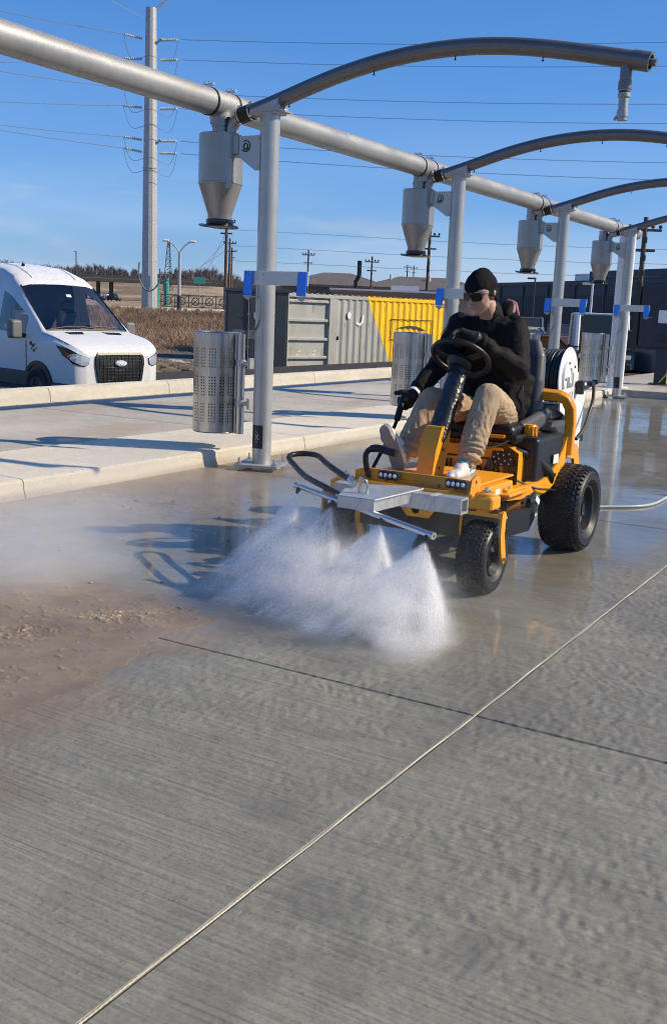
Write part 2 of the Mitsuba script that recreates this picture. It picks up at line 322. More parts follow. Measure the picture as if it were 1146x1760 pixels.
struct('lot', 'dark asphalt lot behind the island')
obj('lot', draped([(-5, 10.2), (45, 10.2), (40, 15), (30, 21), (20, 20), (16, 20.5), (12, 22), (4, 24), (-5, 22)], 0.01), 'm_asphalt', 40)
# ---------------------------------------------------------------- vacuum stations
PX = [7.76, 11.86, 15.95, 20.03]; PY = [5.33, 5.40, 5.47, 5.55]
st = thing('vacuum_station', 'nearest grey vacuum post carrying a cone canister and a long curved boom', 'vacuum station', 'vacuum posts along the island kerb')
PD = 5.87-5.35    # post to duct
# local frame: post base at the origin, the duct at +y, the boom towards -y
post = cat(tube([(0, 0, 0.02), (0, 0, 3.085)], 0.086, 28))
obj('post', post, 'm_post', 40, st)
bp_ = plate(sg.box(-0.19, -0.19, 0.19, 0.19).buffer(0.012), 0.022, (0, 0, 0.045), (1, 0.35, 0), (-0.35, 1, 0))
obj('base_plate', bp_, 'm_galv', False, st)
for k in range(4):
    a = math.radians(45+19.3+90*k); c = (0.228*math.cos(a), 0.228*math.sin(a))
    obj('anchor_bolt', cat(rod((*c, 0.0), (*c, 0.115), 0.010, 8), lathe([(0, .056), (.021, .056), (.021, .076), (0, .076)], 6, (*c, 0)), lathe([(0, .018), (.019, .018), (.019, .034), (0, .034)], 6, (*c, 0))), 'm_steel', 30, st)
obj('post_cap', cat(plate([(-.1, -.16), (.1, -.16), (.1, .10), (-.1, .10)], 0.012, (0, 0, 3.09), (1, 0, 0), (0, 1, 0)),
    lathe([(0, 3.165), (.04, 3.16), (.075, 3.14), (.092, 3.10), (.092, 3.085), (0, 3.085)], 24, (0.02, -0.06, 0))), 'm_post', 40, st)
obj('tag', cat([obox((0.088*math.cos(a), 0.088*math.sin(a), 0.30), (-math.sin(a), math.cos(a), 0), (0, 0, 1), (0.022, 0.21, 0.003)) for a in np.radians(np.arange(152, 213, 12))]), 'm_black', False, st)
labels[st+'__tag'] = {'label': 'black sticker low on the post'}
def wob(a): return (-0.0905*1.0, 0, 0)
tg = []
for (y0, z0, y1, z1) in ((-.022, .275, .012, .325), (.012, .275, -.022, .325), (-.01, .335, .012, .355), (-.012, .25, .004, .262)):
    tg.append(rod((-0.0905, y0, z0), (-0.0905, y1, z1), 0.002, 5))
obj('tag_mark', cat(tg), 'm_sticker', False, st)
# gusset plate between post and canister, with an embossed ring emblem
gp = [(0.07, 2.60), (0.02, 2.60), (0.335, 2.775), (0.335, 2.895), (0.07, 2.895)]
G = plate([(y, z) for y, z in ((0.05, 2.61), (0.115, 2.61), (0.36, 2.775), (0.36, 2.90), (0.05, 2.90))], 0.012, (-0.045, 0, 0), (0, 1, 0), (0, 0, 1))
obj('gusset', G, 'm_post', False, st)
obj('gusset_flange', box((-0.062, 0.052, 2.755), (0.028, 0.006, 0.30), .001), 'm_post', False, st)
for z in (2.63, 2.875): obj('gusset_bolt', lathe([(0, 0), (.011, 0), (.011, .010), (0, .012)], 6, (-0.051, 0.085, z), (-1, 0, 0)), 'm_steel', 30, st)
ring = lambda r, w, a0, a1: tube([(-0.053, 0.215+r*math.cos(a), 2.815+r*math.sin(a)) for a in np.linspace(a0, a1, 24)], w, 6)
obj('emblem', cat(ring(.046, .005, 1.0, 5.6), ring(.022, .0055, 0, 6.28), ring(.034, .004, 3.6, 5.4)), 'm_darkgrey', 40, st)
# canister
C = (0, PD, 0)
obj('canister', lathe([(.0, 2.935), (.06, 2.94), (.185, 2.932), (.195, 2.925), (.195, 2.522), (.199, 2.518), (.199, 2.508), (.193, 2.504), (.108, 2.245), (.108, 2.19), (0, 2.19)], 40, C), 'm_duct', 25, st)
obj('inlet_box', cat(box((-0.02, PD-0.17, 2.83), (0.10, 0.12, 0.17), .01)), 'm_duct', 30, st)
obj('cyclone_plate', plate([(PD-.205, 2.46), (PD-.13, 2.46), (PD-.10, 2.64), (PD-.12, 2.75), (PD-.205, 2.70)], 0.01, (-0.115, 0, 0), (0, 1, 0), (0, 0, 1)), 'm_duct', False, st)
cap = lathe([(0, 2.205), (.121, 2.205), (.124, 2.19), (.121, 2.165), (.128, 2.16), (.165, 2.150), (.175, 2.141), (.165, 2.134), (.05, 2.128), (0, 2.128)], 40, C)
v = cap.vertices; w = np.clip((v[:, 1]-PD-0.09)/0.09, 0, 1)*(v[:, 2] < 2.17); v[:, 2] += 0.035*w*w; v[:, 1] += .03*w; cap.vertices = v
obj('rubber_lid', cap, 'm_blackgloss', 40, st)
obj('drop_pipe', cat(tube([(0, PD, 2.93), (0, PD, 3.12)], 0.079, 24), lathe([(.086, 2.995), (.086, 3.02), (.079, 3.022)], 24, C)), 'm_galv', 40, st)
gate = [box((-.02, PD-.095, 2.985), (.03, .018, .10), .004)]+[lathe([(0, -.012), (.026, -.012), (.026, .012), (0, .012)], 14, (-.03, PD-.10, z), (-1, -.3, 0)) for z in (2.955, 3.0, 3.045)]
obj('gate_valve', cat(gate), 'm_black', 40, st)
# elbow, rubber coupling, boom
el = spline([(0, PD-.125, 2.92), (0, PD-.12, 2.97), (0, PD-.145, 3.03), (0, PD-.20, 3.068), (0, PD-.26, 3.088)], 18)
obj('elbow', cat(tube(el, 0.052, 18), lathe([(0.052, 0), (.066, 0), (.066, .015), (.052, .015)], 20, (0, PD-.125, 2.92))), 'm_duct', 40, st)
boom_pts = spline([(0, .27, 3.087), (0, .0, 3.155), (0, -.5, 3.298), (0, -1.03, 3.412), (0, -1.56, 3.462), (0, -2.05, 3.448), (0, -2.5, 3.385), (0, -2.93, 3.30), (0, -3.17, 3.25)], 60)
obj('boom', tube(boom_pts, 0.063, 20), 'm_arch', 40, st)
cp = boom_pts[:1]; d0 = unit(boom_pts[1]-boom_pts[0]); s0 = np.array([0, .33, 3.072])
obj('coupling', cat(tube([s0, s0+d0*.15], 0.070, 20)), 'm_rubber', 40, st)
for t in (.012, .132): obj('hose_clamp', cat(lathe([(.070, 0), (.0745, 0), (.0745, .014), (.070, .014)], 22, s0+d0*t, d0), box(s0+d0*(t+.007)+np.array([0.0, .02, .078]), (.02, .03, .016), .003)), 'm_steel', 40, st)
obj('saddle', cat(plate([(-.16, -.02), (.11, -.02), (.13, .10), (.02, .07), (-.16, .015)], .16, (0, 0, 3.085), (0, -1, 0), (0, 0, 1)), ), 'm_post', 30, st)
for y, z in ((-.06, 3.09), (.14, 3.06)): obj('saddle_bolt', lathe([(0, 0), (.012, 0), (.012, .016), (0, .018)], 6, (-.081, y, z), (-1, 0, 0)), 'm_steel', 30, st)
for k in (8, 22, 34, 46):
    pk = boom_pts[k]; obj('hose_hanger', cat(rod(pk-[0, 0, .06], pk-[0, 0, .086], .005, 6), rod(pk-[.0, .008, .086], pk-[.0, -.008, .086], .006, 6)), 'm_darkgrey', 30, st)
e1 = boom_pts[-1]; de = unit(boom_pts[-1]-boom_pts[-2])
obj('boom_end', cat(lathe([(.05, 0), (.068, 0), (.068, .13), (.05, .13)], 24, e1-de*.09, de), lathe([(0, .105), (.05, .105)], 24, e1-de*.09, de), lathe([(0, .10), (.026, .10), (.026, .17), (0, .17)], 6, e1-de*.09, de)), 'm_arch', 40, st)
NZ = np.array([0, -3.04, 0])
obj('nozzle_drop', lathe([(0, 3.26), (.042, 3.26), (.042, 3.13), (.048, 3.125), (.048, 3.07), (0, 3.07)], 22, NZ), 'm_arch', 40, st)
obj('nozzle', lathe([(0, 3.075), (.041, 3.075), (.041, 3.060), (.036, 3.058), (.036, 3.050), (.044, 3.046), (.044, 3.02), (.035, 3.01), (.034, 2.935), (.041, 2.93), (.041, 2.885), (.035, 2.878), (.035, 2.862), (0, 2.862)], 22, NZ), 'm_galv', 40, st)
obj('nozzle_ring', lathe([(.037, 3.058), (.0395, 3.056), (.0395, 3.050), (.037, 3.048)], 22, NZ), 'm_black', 40, st)
obj('nozzle_latch', cat(rod((-.01, -3.00, 2.895), (-.01, -2.985, 2.868), .006, 6), rod((-.02, -3.01, 2.88), (-.02, -2.992, 2.86), .006, 6)), 'm_steel', 30, st)
# mat clip bracket
obj('clip_bar', box((-0.094, -0.17, 1.70), (0.012, 0.66, 0.12), .003), 'm_bar', False, st)
for y in (-.02, .045):
    for z in (1.685, 1.725): obj('clip_bolt', lathe([(0, 0), (.008, 0), (.007, .006), (0, .008)], 8, (-.10, y-.02, z), (-1, 0, 0)), 'm_steel', 30, st)
for y in (.115, -.445):
    obj('mat_clip', obox((-0.112, y, 1.655), (0.16, 1, 0.03), (0, 0, 1), (0.105, 0.205, 0.012), .004), 'm_blue', False, st)
    for dy in (-.03, .03): obj('clip_rivet', ball((-.121, y+dy, 1.742), .008, 1), 'm_steel', 40, st)
    obj('clip_jaw', cat(plate([(y-.05, 1.548), (y+.05, 1.548), (y+.02, 1.52), (y-.01, 1.505)], .012, (-.115, 0, 0), (0, 1, 0), (0, 0, 1)), rod((-.125, y-.03, 1.53), (-.105, y-.12, 1.545), .006, 6)), 'm_galv', 30, st)
obj('air_hose', tube(spline([(-.11, .02, 1.53), (-.1, -.005, 1.44), (-.095, -.0, 1.32), (-.075, .06, 1.24), (-.04, .10, 1.20)], 20), .006, 6), 'm_midgrey', 40, st)
for k, s in ((1, 'second grey vacuum post from the camera, right behind the rider\'s head'), (2, 'third grey vacuum post from the camera, behind the hose reel'), (3, 'farthest grey vacuum post, standing by the step in the island kerb')):
    copy(st, s, at(PX[k], PY[k]), skip=() if k < 1 else ('tag_mark', 'rivet', 'clip_bolt', 'saddle_bolt', 'nozzle_latch'))
for k in [k for k in scene if k.startswith(st+'__')]: scene[k] = {**scene[k], 'to_world': at(PX[0], PY[0])}
# ---------------------------------------------------------------- the duct overhead
dz = 3.185
du = thing('overhead_duct', 'long galvanized suction pipe running overhead behind the vacuum posts', 'pipe')
jx = [PX[0]-8.2]+[x for p in PX for x in (p-0.16, p+0.16)]+[21.6]
for a, b in zip(jx[:-1], jx[1:]): obj('pipe_length', tube([(a+.004, 5.87, dz), (b-.004, 5.87, dz)], 0.112 if b-a > .5 else .1135, 36), 'm_galv', 40, du)
obj('riser', cat(tube([(21.0, 5.87, TOP), (21.0, 5.87, dz-.05)], 0.16, 32), lathe([(.16, TOP), (.26, TOP+.0), (.26, TOP+.02), (.16, TOP+.02)], 32, (21.0, 5.87, 0))), 'm_white', 40, du)
labels[du+'__riser'] = {'label': 'white riser pipe at its far end'}
for p in PX:
    obj('tee_branch', lathe([(.079, 3.02), (.082, 3.02), (.086, 3.06), (.098, 3.11), (.108, 3.17)], 28, (p, 5.87, 0)), 'm_galv', 60, du)
    for s in (-.16, .16):
        obj('clamp_band', lathe([(.112, -.012), (.1185, -.012), (.1185, .012), (.112, .012)], 36, (p+s, 5.87, dz), (1, 0, 0)), 'm_rubber', 40, du)
        obj('clamp_lug', cat(box((p+s, 5.855, dz+.135), (.05, .02, .05), .004), box((p+s, 5.90, dz+.135), (.05, .02, .05), .004), rod((p+s, 5.82, dz+.14), (p+s, 5.93, dz+.14), .008, 8), lathe([(0, 0), (.017, 0), (.017, .014), (0, .014)], 6, (p+s, 5.835, dz+.14), (0, -1, 0))), 'm_zinc', 30, du)
# ---------------------------------------------------------------- perforated litter bins on the posts
BR, BZ0, BZ1 = 0.215, 0.30, 1.20
def perforated(r, open_deg=0):
    hz, zc = 0.0125, []
    for z0 in (BZ0+.10, BZ0+.345, BZ0+.60): zc += [z0+.0265*i for i in range(7)]
    zl = [BZ0, BZ1]+[z+s*hz/2 for z in zc for s in (-1, 1)]; zl = np.array(sorted(zl)); zh = np.array([any(abs(.5*(a+b)-z) < 1e-4 for z in zc) for a, b in zip(zl[:-1], zl[1:])])
    pit = .0262/BR; half = .0125/BR/2; cols = []
    a = 0.
    k = 0
    while a < 2*math.pi-pit*1.2:
        if k % 7 not in (3, 6): cols.append(a+pit/2)
        a += pit; k += 1
    al = np.array(sorted([c+s*half for c in cols for s in (-1, 1)])); al = np.r_[al, al[0]+2*math.pi]
    ah = np.array([any(abs(.5*(x+y)-c) < 1e-3 for c in cols) for x, y in zip(al[:-1], al[1:])])
    fine, fh = [al[0]], []
    for x, y, h in zip(al[:-1], al[1:], ah):
        n = max(1, int(math.ceil((y-x)/.09))); fine += list(np.linspace(x, y, n+1)[1:]); fh += [h]*n
    fine, fh = np.array(fine), np.array(fh)
    out = []
    for rad in (r, r-.003):
        v = np.stack([rad*np.cos(fine)[:, None]+0*zl, rad*np.sin(fine)[:, None]+0*zl, zl+0*fine[:, None]], -1)
        ids = np.arange(v[..., 0].size).reshape(v.shape[:2]); keep = ~(fh[:, None] & zh[None, :])
        qd = np.stack([ids[:-1, :-1], ids[1:, :-1], ids[1:, 1:], ids[:-1, 1:]], -1)[keep]
        if rad < r: qd = qd[:, ::-1]
        out.append(tm(v.reshape(-1, 3), np.vstack([qd[:, [0, 1, 2]], qd[:, [0, 2, 3]]])))
    return out
rb = thing('litter_bin', 'perforated stainless litter bin hung on the nearest vacuum post', 'litter bin', 'perforated bins on the vacuum posts')
sh = perforated(BR)
nrm = [np.c_[s.vertices[:, :2], 0*s.vertices[:, 2]] for s in sh]
obj('shell', cat(sh), 'm_brushed', True, rb)
obj('rim', lathe([(BR-.02, BZ1), (BR+.002, BZ1), (BR+.004, BZ1+.006), (BR, BZ1+.012), (BR-.02, BZ1+.012), (BR-.022, BZ1+.004)], 48), 'm_brushed', 30, rb)
obj('bottom', lathe([(0, BZ0+.01), (BR-.004, BZ0+.01), (BR+.001, BZ0), (BR-.004, BZ0-.008), (0, BZ0-.008)], 48), 'm_brushed', 30, rb)
obj('liner', lathe([(0, BZ0+.06), (BR-.05, BZ0+.06), (BR-.05, BZ0+.5), (BR-.06, BZ0+.5), (BR-.06, BZ0+.07), (0, BZ0+.07)], 32), 'm_black', 40, rb)
labels[rb+'__liner'] = {'label': 'dark liner inside'}
obj('mount_tube', tube([(0, -BR-.055, BZ0-.01), (0, -BR-.055, BZ1+.0)], .04, 20), 'm_brushed', 40, rb)
for z in (.575, .94):
    obj('bracket_arm', cat(tube([(0, -BR-.09, z), (0, -BR-.17, z)], .022, 12), box((0, -BR-.165, z), (.075, .03, .10), .006), lathe([(.04, -.03), (.047, -.03), (.047, .03), (.04, .03)], 20, (0, -BR-.055, z))), 'm_post', 30, rb)
for k, s in ((1, 'perforated stainless litter bin in front of the yellow container end'), (2, 'perforated litter bin half hidden behind the rider\'s back'), (3, 'perforated litter bin farthest away, on the last vacuum post')):
    copy(rb, s, at(PX[k]+.05, PY[k]+.56))
for k in [k for k in scene if k.startswith(rb+'__')]: scene[k] = {**scene[k], 'to_world': at(PX[0]+.05, PY[0]+.56)}
# ---------------------------------------------------------------- the ride-on machine
mo = thing('ride_on_mower', 'yellow ride-on mower with a galvanized spray boom bolted across its front', 'ride-on mower')
MY = 2.46
def tyre(cx, cy, cz, R, W, rr_, lugs, key, lugh=.009):
    h = W/2
    prof = [(rr_, -h*.62), (rr_+.015, -h*.80), (rr_+(R-rr_)*.35, -h*.98), (rr_+(R-rr_)*.68, -h*.98), (R-.022, -h*.86), (R-.006, -h*.62), (R, -h*.3), (R+.002, 0),
            (R, h*.3), (R-.006, h*.62), (R-.022, h*.86), (rr_+(R-rr_)*.68, h*.98), (rr_+(R-rr_)*.35, h*.98), (rr_+.015, h*.80), (rr_, h*.62)]
    parts = [lathe(prof, 56, (cx, cy, cz), (0, 1, 0))]
    rowsl = [(t, 1, .02) for t in (-.86, -.64, -.44, -.22, 0., .22, .44, .64, .86)]
    for j, (t, f, s) in enumerate(rowsl):
        for k in range(lugs):
            a = 2*math.pi*(k+(.5 if j % 2 else 0))/lugs; rad = R-.001-(.006 if abs(t) > .6 else 0)-(.011 if abs(t) > .7 else 0)
            er = np.array([math.cos(a), 0, math.sin(a)]); et = np.array([-math.sin(a), 0, math.cos(a)])
            if abs(t) > .7: er2 = unit(er+np.array([0, .75*np.sign(t), 0]))
            else: er2 = er
            yy = unit(np.array([0, 1., 0])+et*(.5 if j % 2 else -.5)*(1 if abs(t) < .7 else .3)); yy = unit(yy-er2*(yy@er2))
            parts.append(obox(np.array([cx, cy+t*h, cz])+er*rad, np.cross(yy, er2), yy, (2*math.pi*R/lugs*.55, W*.085, 2*lugh), .002))
    return obj(key, cat(parts), 'm_rubber', 30, mo)
mat('m_label', (0.75, 0.74, 0.70), 0.5)
mat('m_rim', worn((0.03, 0.03, 0.03), .2, 12), 0.35)
for cy, o in ((2.015, -1), (2.90, 1)):
    ty = tyre(6.43, cy, .272, .272, .265, .145, 46, 'rear_wheel', .0055)
    y0 = cy+o*.085
    obj('rim', lathe([(0, .0), (.045, .0), (.05, .012), (.052, -.025), (.10, -.045), (.125, -.03), (.14, .02), (.150, .022), (.150, .012), (.143, -.02), (.12, -.09), (0, -.09)], 40, (6.43, y0, .272), (0, o, 0)), 'm_rim', 40, ty)
    for k in range(5): a = k*1.2566; obj('wheel_nut', lathe([(0, 0), (.010, 0), (.010, .014), (0, .016)], 6, (6.43+.075*math.cos(a), y0-o*.030, .272+.075*math.sin(a)), (0, o, 0)), 'm_steel', 30, ty)
for cx, cy in ((5.05, 2.035), (5.02, 2.875)):
    ty = tyre(cx, cy, .198, .198, .165, .09, 42, 'caster_wheel', .004)
    for o in (-1, 1): obj('rim', lathe([(0, .03), (.03, .03), (.032, .0), (.07, -.02), (.085, .0), (.094, .012), (.094, .002), (.08, -.03), (0, -.03)], 32, (cx, cy+o*.06, .198), (0, o, 0)), 'm_rim', 40, ty)
    arm = []
    for o in (-1, 1):
        Y0 = cy+o*.112
        pth = [(cx+.0, .425), (cx-.03, .36), (cx-.035, .28), (cx+.0, .205)]
        poly = sg.LineString([(cx-.02, .43), (cx-.028, .33), (cx-.006, .25), (cx+.012, .20)]).buffer(.027)
        arm.append(plate(poly, .012, (0, Y0, 0), (1, 0, 0), (0, 0, 1)))
    yoke = plate([(cy-.118, .412), (cy-.112, .43), (cy-.09, .440), (cy+.09, .440), (cy+.112, .43), (cy+.118, .412), (cy+.09, .420), (cy-.09, .420)], .07, (cx-.01, 0, 0), (0, 1, 0), (0, 0, 1))
    fk = obj('caster_fork', cat(arm+[yoke]), 'm_yellow', 30, mo)
    obj('axle_bolt', cat([lathe([(0, 0), (.014, 0), (.014, .012), (0, .014)], 6, (cx+.005, cy+o*.119, .20), (0, o, 0)) for o in (-1, 1)]), 'm_steel', 30, fk)
    hs = obj('caster_head', cat(lathe([(0, .44), (.05, .44), (.05, .535), (.044, .54), (0, .54)], 28, (cx, cy, 0)), box((cx, cy, .487), (.125, .125, .07), .01)), 'm_yellow', 30, mo)
    obj('grease_cap', lathe([(0, .54), (.026, .54), (.026, .55), (.012, .552), (.010, .566), (0, .568)], 18, (cx, cy, 0)), 'm_steel', 35, hs)
# frame: front beam, side rails, foot plate
obj('front_beam', cat(box((5.03, MY, .492), (.095, .76, .078), .008)), 'm_yellow', 30, mo)
obj('side_rail', box((5.32, 2.12, .50), (.50, .07, .075), .008), 'm_yellow', 30, mo); obj('side_rail', box((5.32, 2.79, .50), (.50, .07, .075), .008), 'm_yellow', 30, mo)
fp = obj('foot_plate', cat(box((5.36, MY, .548), (.66, .66, .012), .003), plate([(2.11, .50), (2.82, .50), (2.82, .575), (2.76, .595), (2.2, .595), (2.13, .575)], .014, (5.045, 0, 0), (0, 1, 0), (0, 0, 1))), 'm_yellow', 30, mo)
obj('end_lug', plate(sg.Polygon([(4.98, .51), (5.12, .51), (5.12, .60), (5.07, .625), (5.0, .60)], [circ(.012, 12)+[5.06, .585]]), .012, (0, 2.105, 0), (1, 0, 0), (0, 0, 1)), 'm_yellow', 30, mo)
for yy in (2.565, 2.165):
    la = obj('work_light', box((4.965, yy, .580), (.05, .125, .046), .008), 'm_black', 30, mo)
    for k in range(4): obj('led', ball((4.940, yy-.042+.028*k, .582), (.008, .0115, .0125), 1), 'm_lamp', 60, la)
obj('hole_bracket', plate(sg.Polygon([(2.33, .37), (2.46, .37), (2.51, .43), (2.51, .465), (2.28, .465), (2.28, .43)], [circ(.026, 16)+[2.41, .412]]), .014, (4.99, 0, 0), (0, 1, 0), (0, 0, 1)), 'm_yellow', 30, mo)
obj('bracket_stay', box((5.1, 2.24, .425), (.10, .26, .05), .006), 'm_yellow', 30, mo)
# cutting deck under the frame
dk = sg.Polygon([(5.02, 1.99), (5.0, 2.90), (5.4, 3.02), (5.85, 2.9), (5.85, 2.04), (5.45, 1.93)])
m = trimesh.creation.extrude_polygon(dk.buffer(-.03).buffer(.03), .13); m.apply_translation((0, 0, .285))
obj('deck_shell', m, 'm_blackgloss', 30, mo)
obj('deck_lip', plate([(1.95, .395), (2.35, .395), (2.38, .455), (1.95, .462)], .035, (5.035, 0, 0), (0, 1, 0), (0, 0, 1)), 'm_blackgloss', 30, mo)
obj('deck_linkage', cat(rod((5.48, 1.99, .43), (5.78, 2.03, .44), .012, 8), box((5.66, 2.0, .40), (.08, .05, .10), .008), rod((5.56, 1.985, .43), (5.60, 1.975, .43), .02, 10)), 'm_black', 30, mo)
obj('link_tag', obox((5.66, 1.965, .425), (1, 0, -.6), (0, 1, 0), (.07, .004, .03)), 'm_sticker', False, mo)
# body under the seat
bx = sg.Polygon([(2.15, .43), (2.77, .43), (2.77, .66), (2.68, .71), (2.24, .71), (2.15, .66)])
m = plate(bx, .50, (6.05, 0, 0), (0, 1, 0), (0, 0, 1))
bd = obj('body', m, 'm_yellow', 30, mo)
obj('front_panel', plate(rrect(.42, .20, .02), .014, (5.79, 2.45, .585), (0, 1, 0), (0, 0, 1)), 'm_yellow', 30, bd)
obj('panel_seam', box((5.781, 2.46, .615), (.004, .40, .010)), 'm_black', False, bd)
tx = meshkit.text_mesh('ULTIMA', 0.075, 0.003, True)
vv = np.asarray(tx.vertices)
wtx = np.ptp(vv[:, 0]); tx.vertices = np.c_[5.779-(vv[:, 2]-vv[:, 2].min()), 2.66-(vv[:, 0]-vv[:, 0].min())*.42/wtx, .512+(vv[:, 1]-vv[:, 1].min())]
obj('lettering', tx, 'm_black', False, bd)
fl = obj('dark_decal', plate([(2.175, .58), (2.30, .575), (2.31, .665), (2.18, .67)], .004, (5.778, 0, 0), (0, 1, 0), (0, 0, 1)), 'm_black', False, bd)
st_ = []
for (y, z) in ((2.20, .655), (2.235, .645), (2.27, .652), (2.295, .63), (2.19, .625), (2.225, .612), (2.262, .622), (2.20, .595), (2.245, .59), (2.285, .60)):
    pts = [(y+r_*math.sin(k*math.pi/5), z+r_*math.cos(k*math.pi/5)) for k, r_ in zip(range(10), [.0075, .003]*5)]
    st_.append(plate(pts, .003, (5.7755, 0, 0), (0, 1, 0), (0, 0, 1)))
obj('decal_star', cat(st_), 'm_sticker', False, bd); labels[bd+'__decal_star'] = {'kind': 'stuff'}
obj('round_hole', lathe([(0, 0), (.016, 0), (.016, .004), (0, .004)], 16, (5.796, 2.165+.0, .60), (-1, 0, 0)), 'm_black', 30, bd)
obj('upright_tab', box((5.755, 2.315, .55), (.02, .022, .16), .003), 'm_darkgrey', 30, mo)
obj('seat_pan', box((6.08, MY, .735), (.52, .58, .05), .012), 'm_black', 30, mo)
obj('pan_trim', box((5.83, 2.33, .748), (.03, .16, .022), .005), 'm_yellow', 30, mo)
# fuel tank on the left with its yellow cap, engine behind
m = from_m3(m3.Manifold.batch_hull([m3.Manifold.sphere(.03, 16).translate([x, y, z]) for x in (5.93, 6.36) for y in (2.10, 2.22) for z in ((.48, .72) if x < 6 else (.60, .72))]))
tk = obj('fuel_tank', m, 'm_black', 30, mo)
obj('filler_neck', lathe([(0, .74), (.05, .74), (.055, .765), (.04, .775), (0, .775)], 24, (6.30, 2.15, 0)), 'm_black', 30, tk)
cc = [lathe([(0, .735), (.036, .735), (.036, .805), (.03, .815), (0, .815)], 20, (6.03, 2.17, 0))]+[obox((6.03+.037*math.cos(a), 2.17+.037*math.sin(a), .772), (math.cos(a), math.sin(a), 0), (-math.sin(a), math.cos(a), 0), (.012, .01, .07), .002) for a in np.arange(10)*.628]
obj('filler_cap', cat(cc), 'm_yellow', 30, tk)
obj('fuel_hose', tube(spline([(5.86, 2.19, .66), (5.93, 2.12, .64), (6.02, 2.08, .58), (6.12, 2.06, .51), (6.18, 2.08, .46)], 20), .028, 10), 'm_black', 40, mo)
obj('engine', cat(box((6.72, MY, .66), (.42, .56, .26), .03), box((6.72, MY, .83), (.34, .44, .10), .03), *[box((6.52, MY-.2+.04*k, .80), (.03, .012, .13)) for k in range(11)]), 'm_darkgrey', 30, mo)
obj('muffler', cat(rod((6.56, 2.30, .86), (6.56, 2.62, .86), .05, 18), rod((6.53, 2.24, .84), (6.53, 2.36, .88), .014, 8)), 'm_zinc', 40, mo)
# hoop and fender arms
hp = [(6.44, 2.06, .60), (6.45, 2.06, .80), (6.42, 2.06, .90), (6.40, 2.085, .955), (6.39, 2.13, .975), (6.38, 2.3, .98), (6.38, 2.62, .98), (6.39, 2.79, .975), (6.40, 2.835, .955), (6.42, 2.86, .90), (6.45, 2.86, .80), (6.44, 2.86, .60)]
sq = np.array(rrect(.062, .062, .014).exterior.coords)[:-1]
pl_ = np.vstack([np.linspace(a, b, 4)[:-1] for a, b in zip(hp[:-1], hp[1:])]+[hp[-1:]])
obj('hoop', sweep(pl_, sq), 'm_yellow', 40, mo)
for sY in (2.09, 2.83):
    c = spline([(6.46, .70), (6.40, .63), (6.30, .545), (6.16, .475), (5.95, .445), (5.72, .452), (5.42, .47)], 30)
    wd = np.interp(np.linspace(0, 1, 30), [0, .3, .75, 1], [.055, .050, .038, .030])
    t_ = np.gradient(c, axis=0); t_ /= np.linalg.norm(t_, axis=1)[:, None]; nn = np.c_[-t_[:, 1], t_[:, 0]]
    poly = np.vstack([c+nn*wd[:, None], (c-nn*wd[:, None])[::-1]])
    fa = obj('fender_arm', plate(sg.Polygon(poly).buffer(0), .06, (0, sY, 0), (1, 0, 0), (0, 0, 1)), 'm_yellow', 30, mo)
    obj('arm_foot', box((5.52, sY-.02 if sY < MY else sY+.02, .475), (.30, .09, .02), .005), 'm_yellow', 30, fa)
    obj('rear_gusset', plate([(6.42, .60), (6.50, .72), (6.80, .62), (6.86, .50), (6.78, .44), (6.74, .54), (6.52, .58)], .02, (0, sY+.03, 0), (1, 0, 0), (0, 0, 1)), 'm_yellow', 30, mo)
    obj('frame_bolt', lathe([(0, 0), (.012, 0), (.012, .010), (0, .012)], 6, (6.2, sY-.03, .50), (0, -1, 0)), 'm_darkgrey', 30, fa)
# seat
cu = m3.Manifold.batch_hull([m3.Manifold.sphere(r, 20).translate([x, y, z]) for x, r, z in ((5.88, .04, .775), (6.36, .05, .785)) for y in (2.25, 2.67)])
sc_ = from_m3(cu.refine_to_length(.05)); obj('seat_cushion', sc_, 'm_black', 60, mo)
mat('m_seat', worn((0.085, 0.086, 0.09), .2, 20), 0.40)
for y in (2.225, 2.695):
    bo = m3.Manifold.batch_hull([m3.Manifold.sphere(r, 16).translate([x, y, z]) for x, r, z in ((6.02, .03, .80), (6.30, .04, .815), (6.36, .045, .84), (6.2, .035, .765))])
    obj('seat_bolster', from_m3(bo), 'm_seat', 60, mo)
def backpad(y0, y1, r0): return m3.Manifold.batch_hull([m3.Manifold.sphere(r, 20).translate([x, y, z]) for x, z, r, k in ((6.35, .86, r0, 1), (6.37, 1.05, r0, 1), (6.42, 1.20, r0*.9, .92), (6.46, 1.285, r0*.7, .72)) for y in ((y0+y1)/2-(y1-y0)/2*k, (y0+y1)/2+(y1-y0)/2*k)])
obj('seat_back', from_m3(backpad(2.28, 2.66, .052)), 'm_seat', 60, mo)
# steering tower, column, wheel
tw_ = obj('steering_tower', plate([(5.20, .545), (5.345, .545), (5.40, .70), (5.42, .80), (5.40, .832), (5.30, .832), (5.235, .70)], .10, (0, 2.475, 0), (1, 0, 0), (0, 0, 1)), 'm_yellow', 30, mo)
for x, z in ((5.29, .60), (5.33, .70)): obj('tower_bolt', lathe([(0, 0), (.008, 0), (.008, .004), (0, .005)], 10, (x, 2.425, z), (0, -1, 0)), 'm_black', 30, tw_)
colm = m3.Manifold.batch_hull([m3.Manifold.sphere(r, 20).translate([x, y, z]) for x, z, r, hy in ((5.325, .76, .032, .022), (5.385, .84, .040, .022), (5.53, 1.06, .036, .022), (5.585, 1.14, .036, .012)) for y in (2.47-hy, 2.47+hy)])
cm = from_m3(colm.refine_to_length(.02)); cm.vertices += .0035*(meshkit.fbm(np.asarray(cm.vertices)*60, 3, 2)-.5)[:, None]*np.asarray(cm.vertex_normals)*2
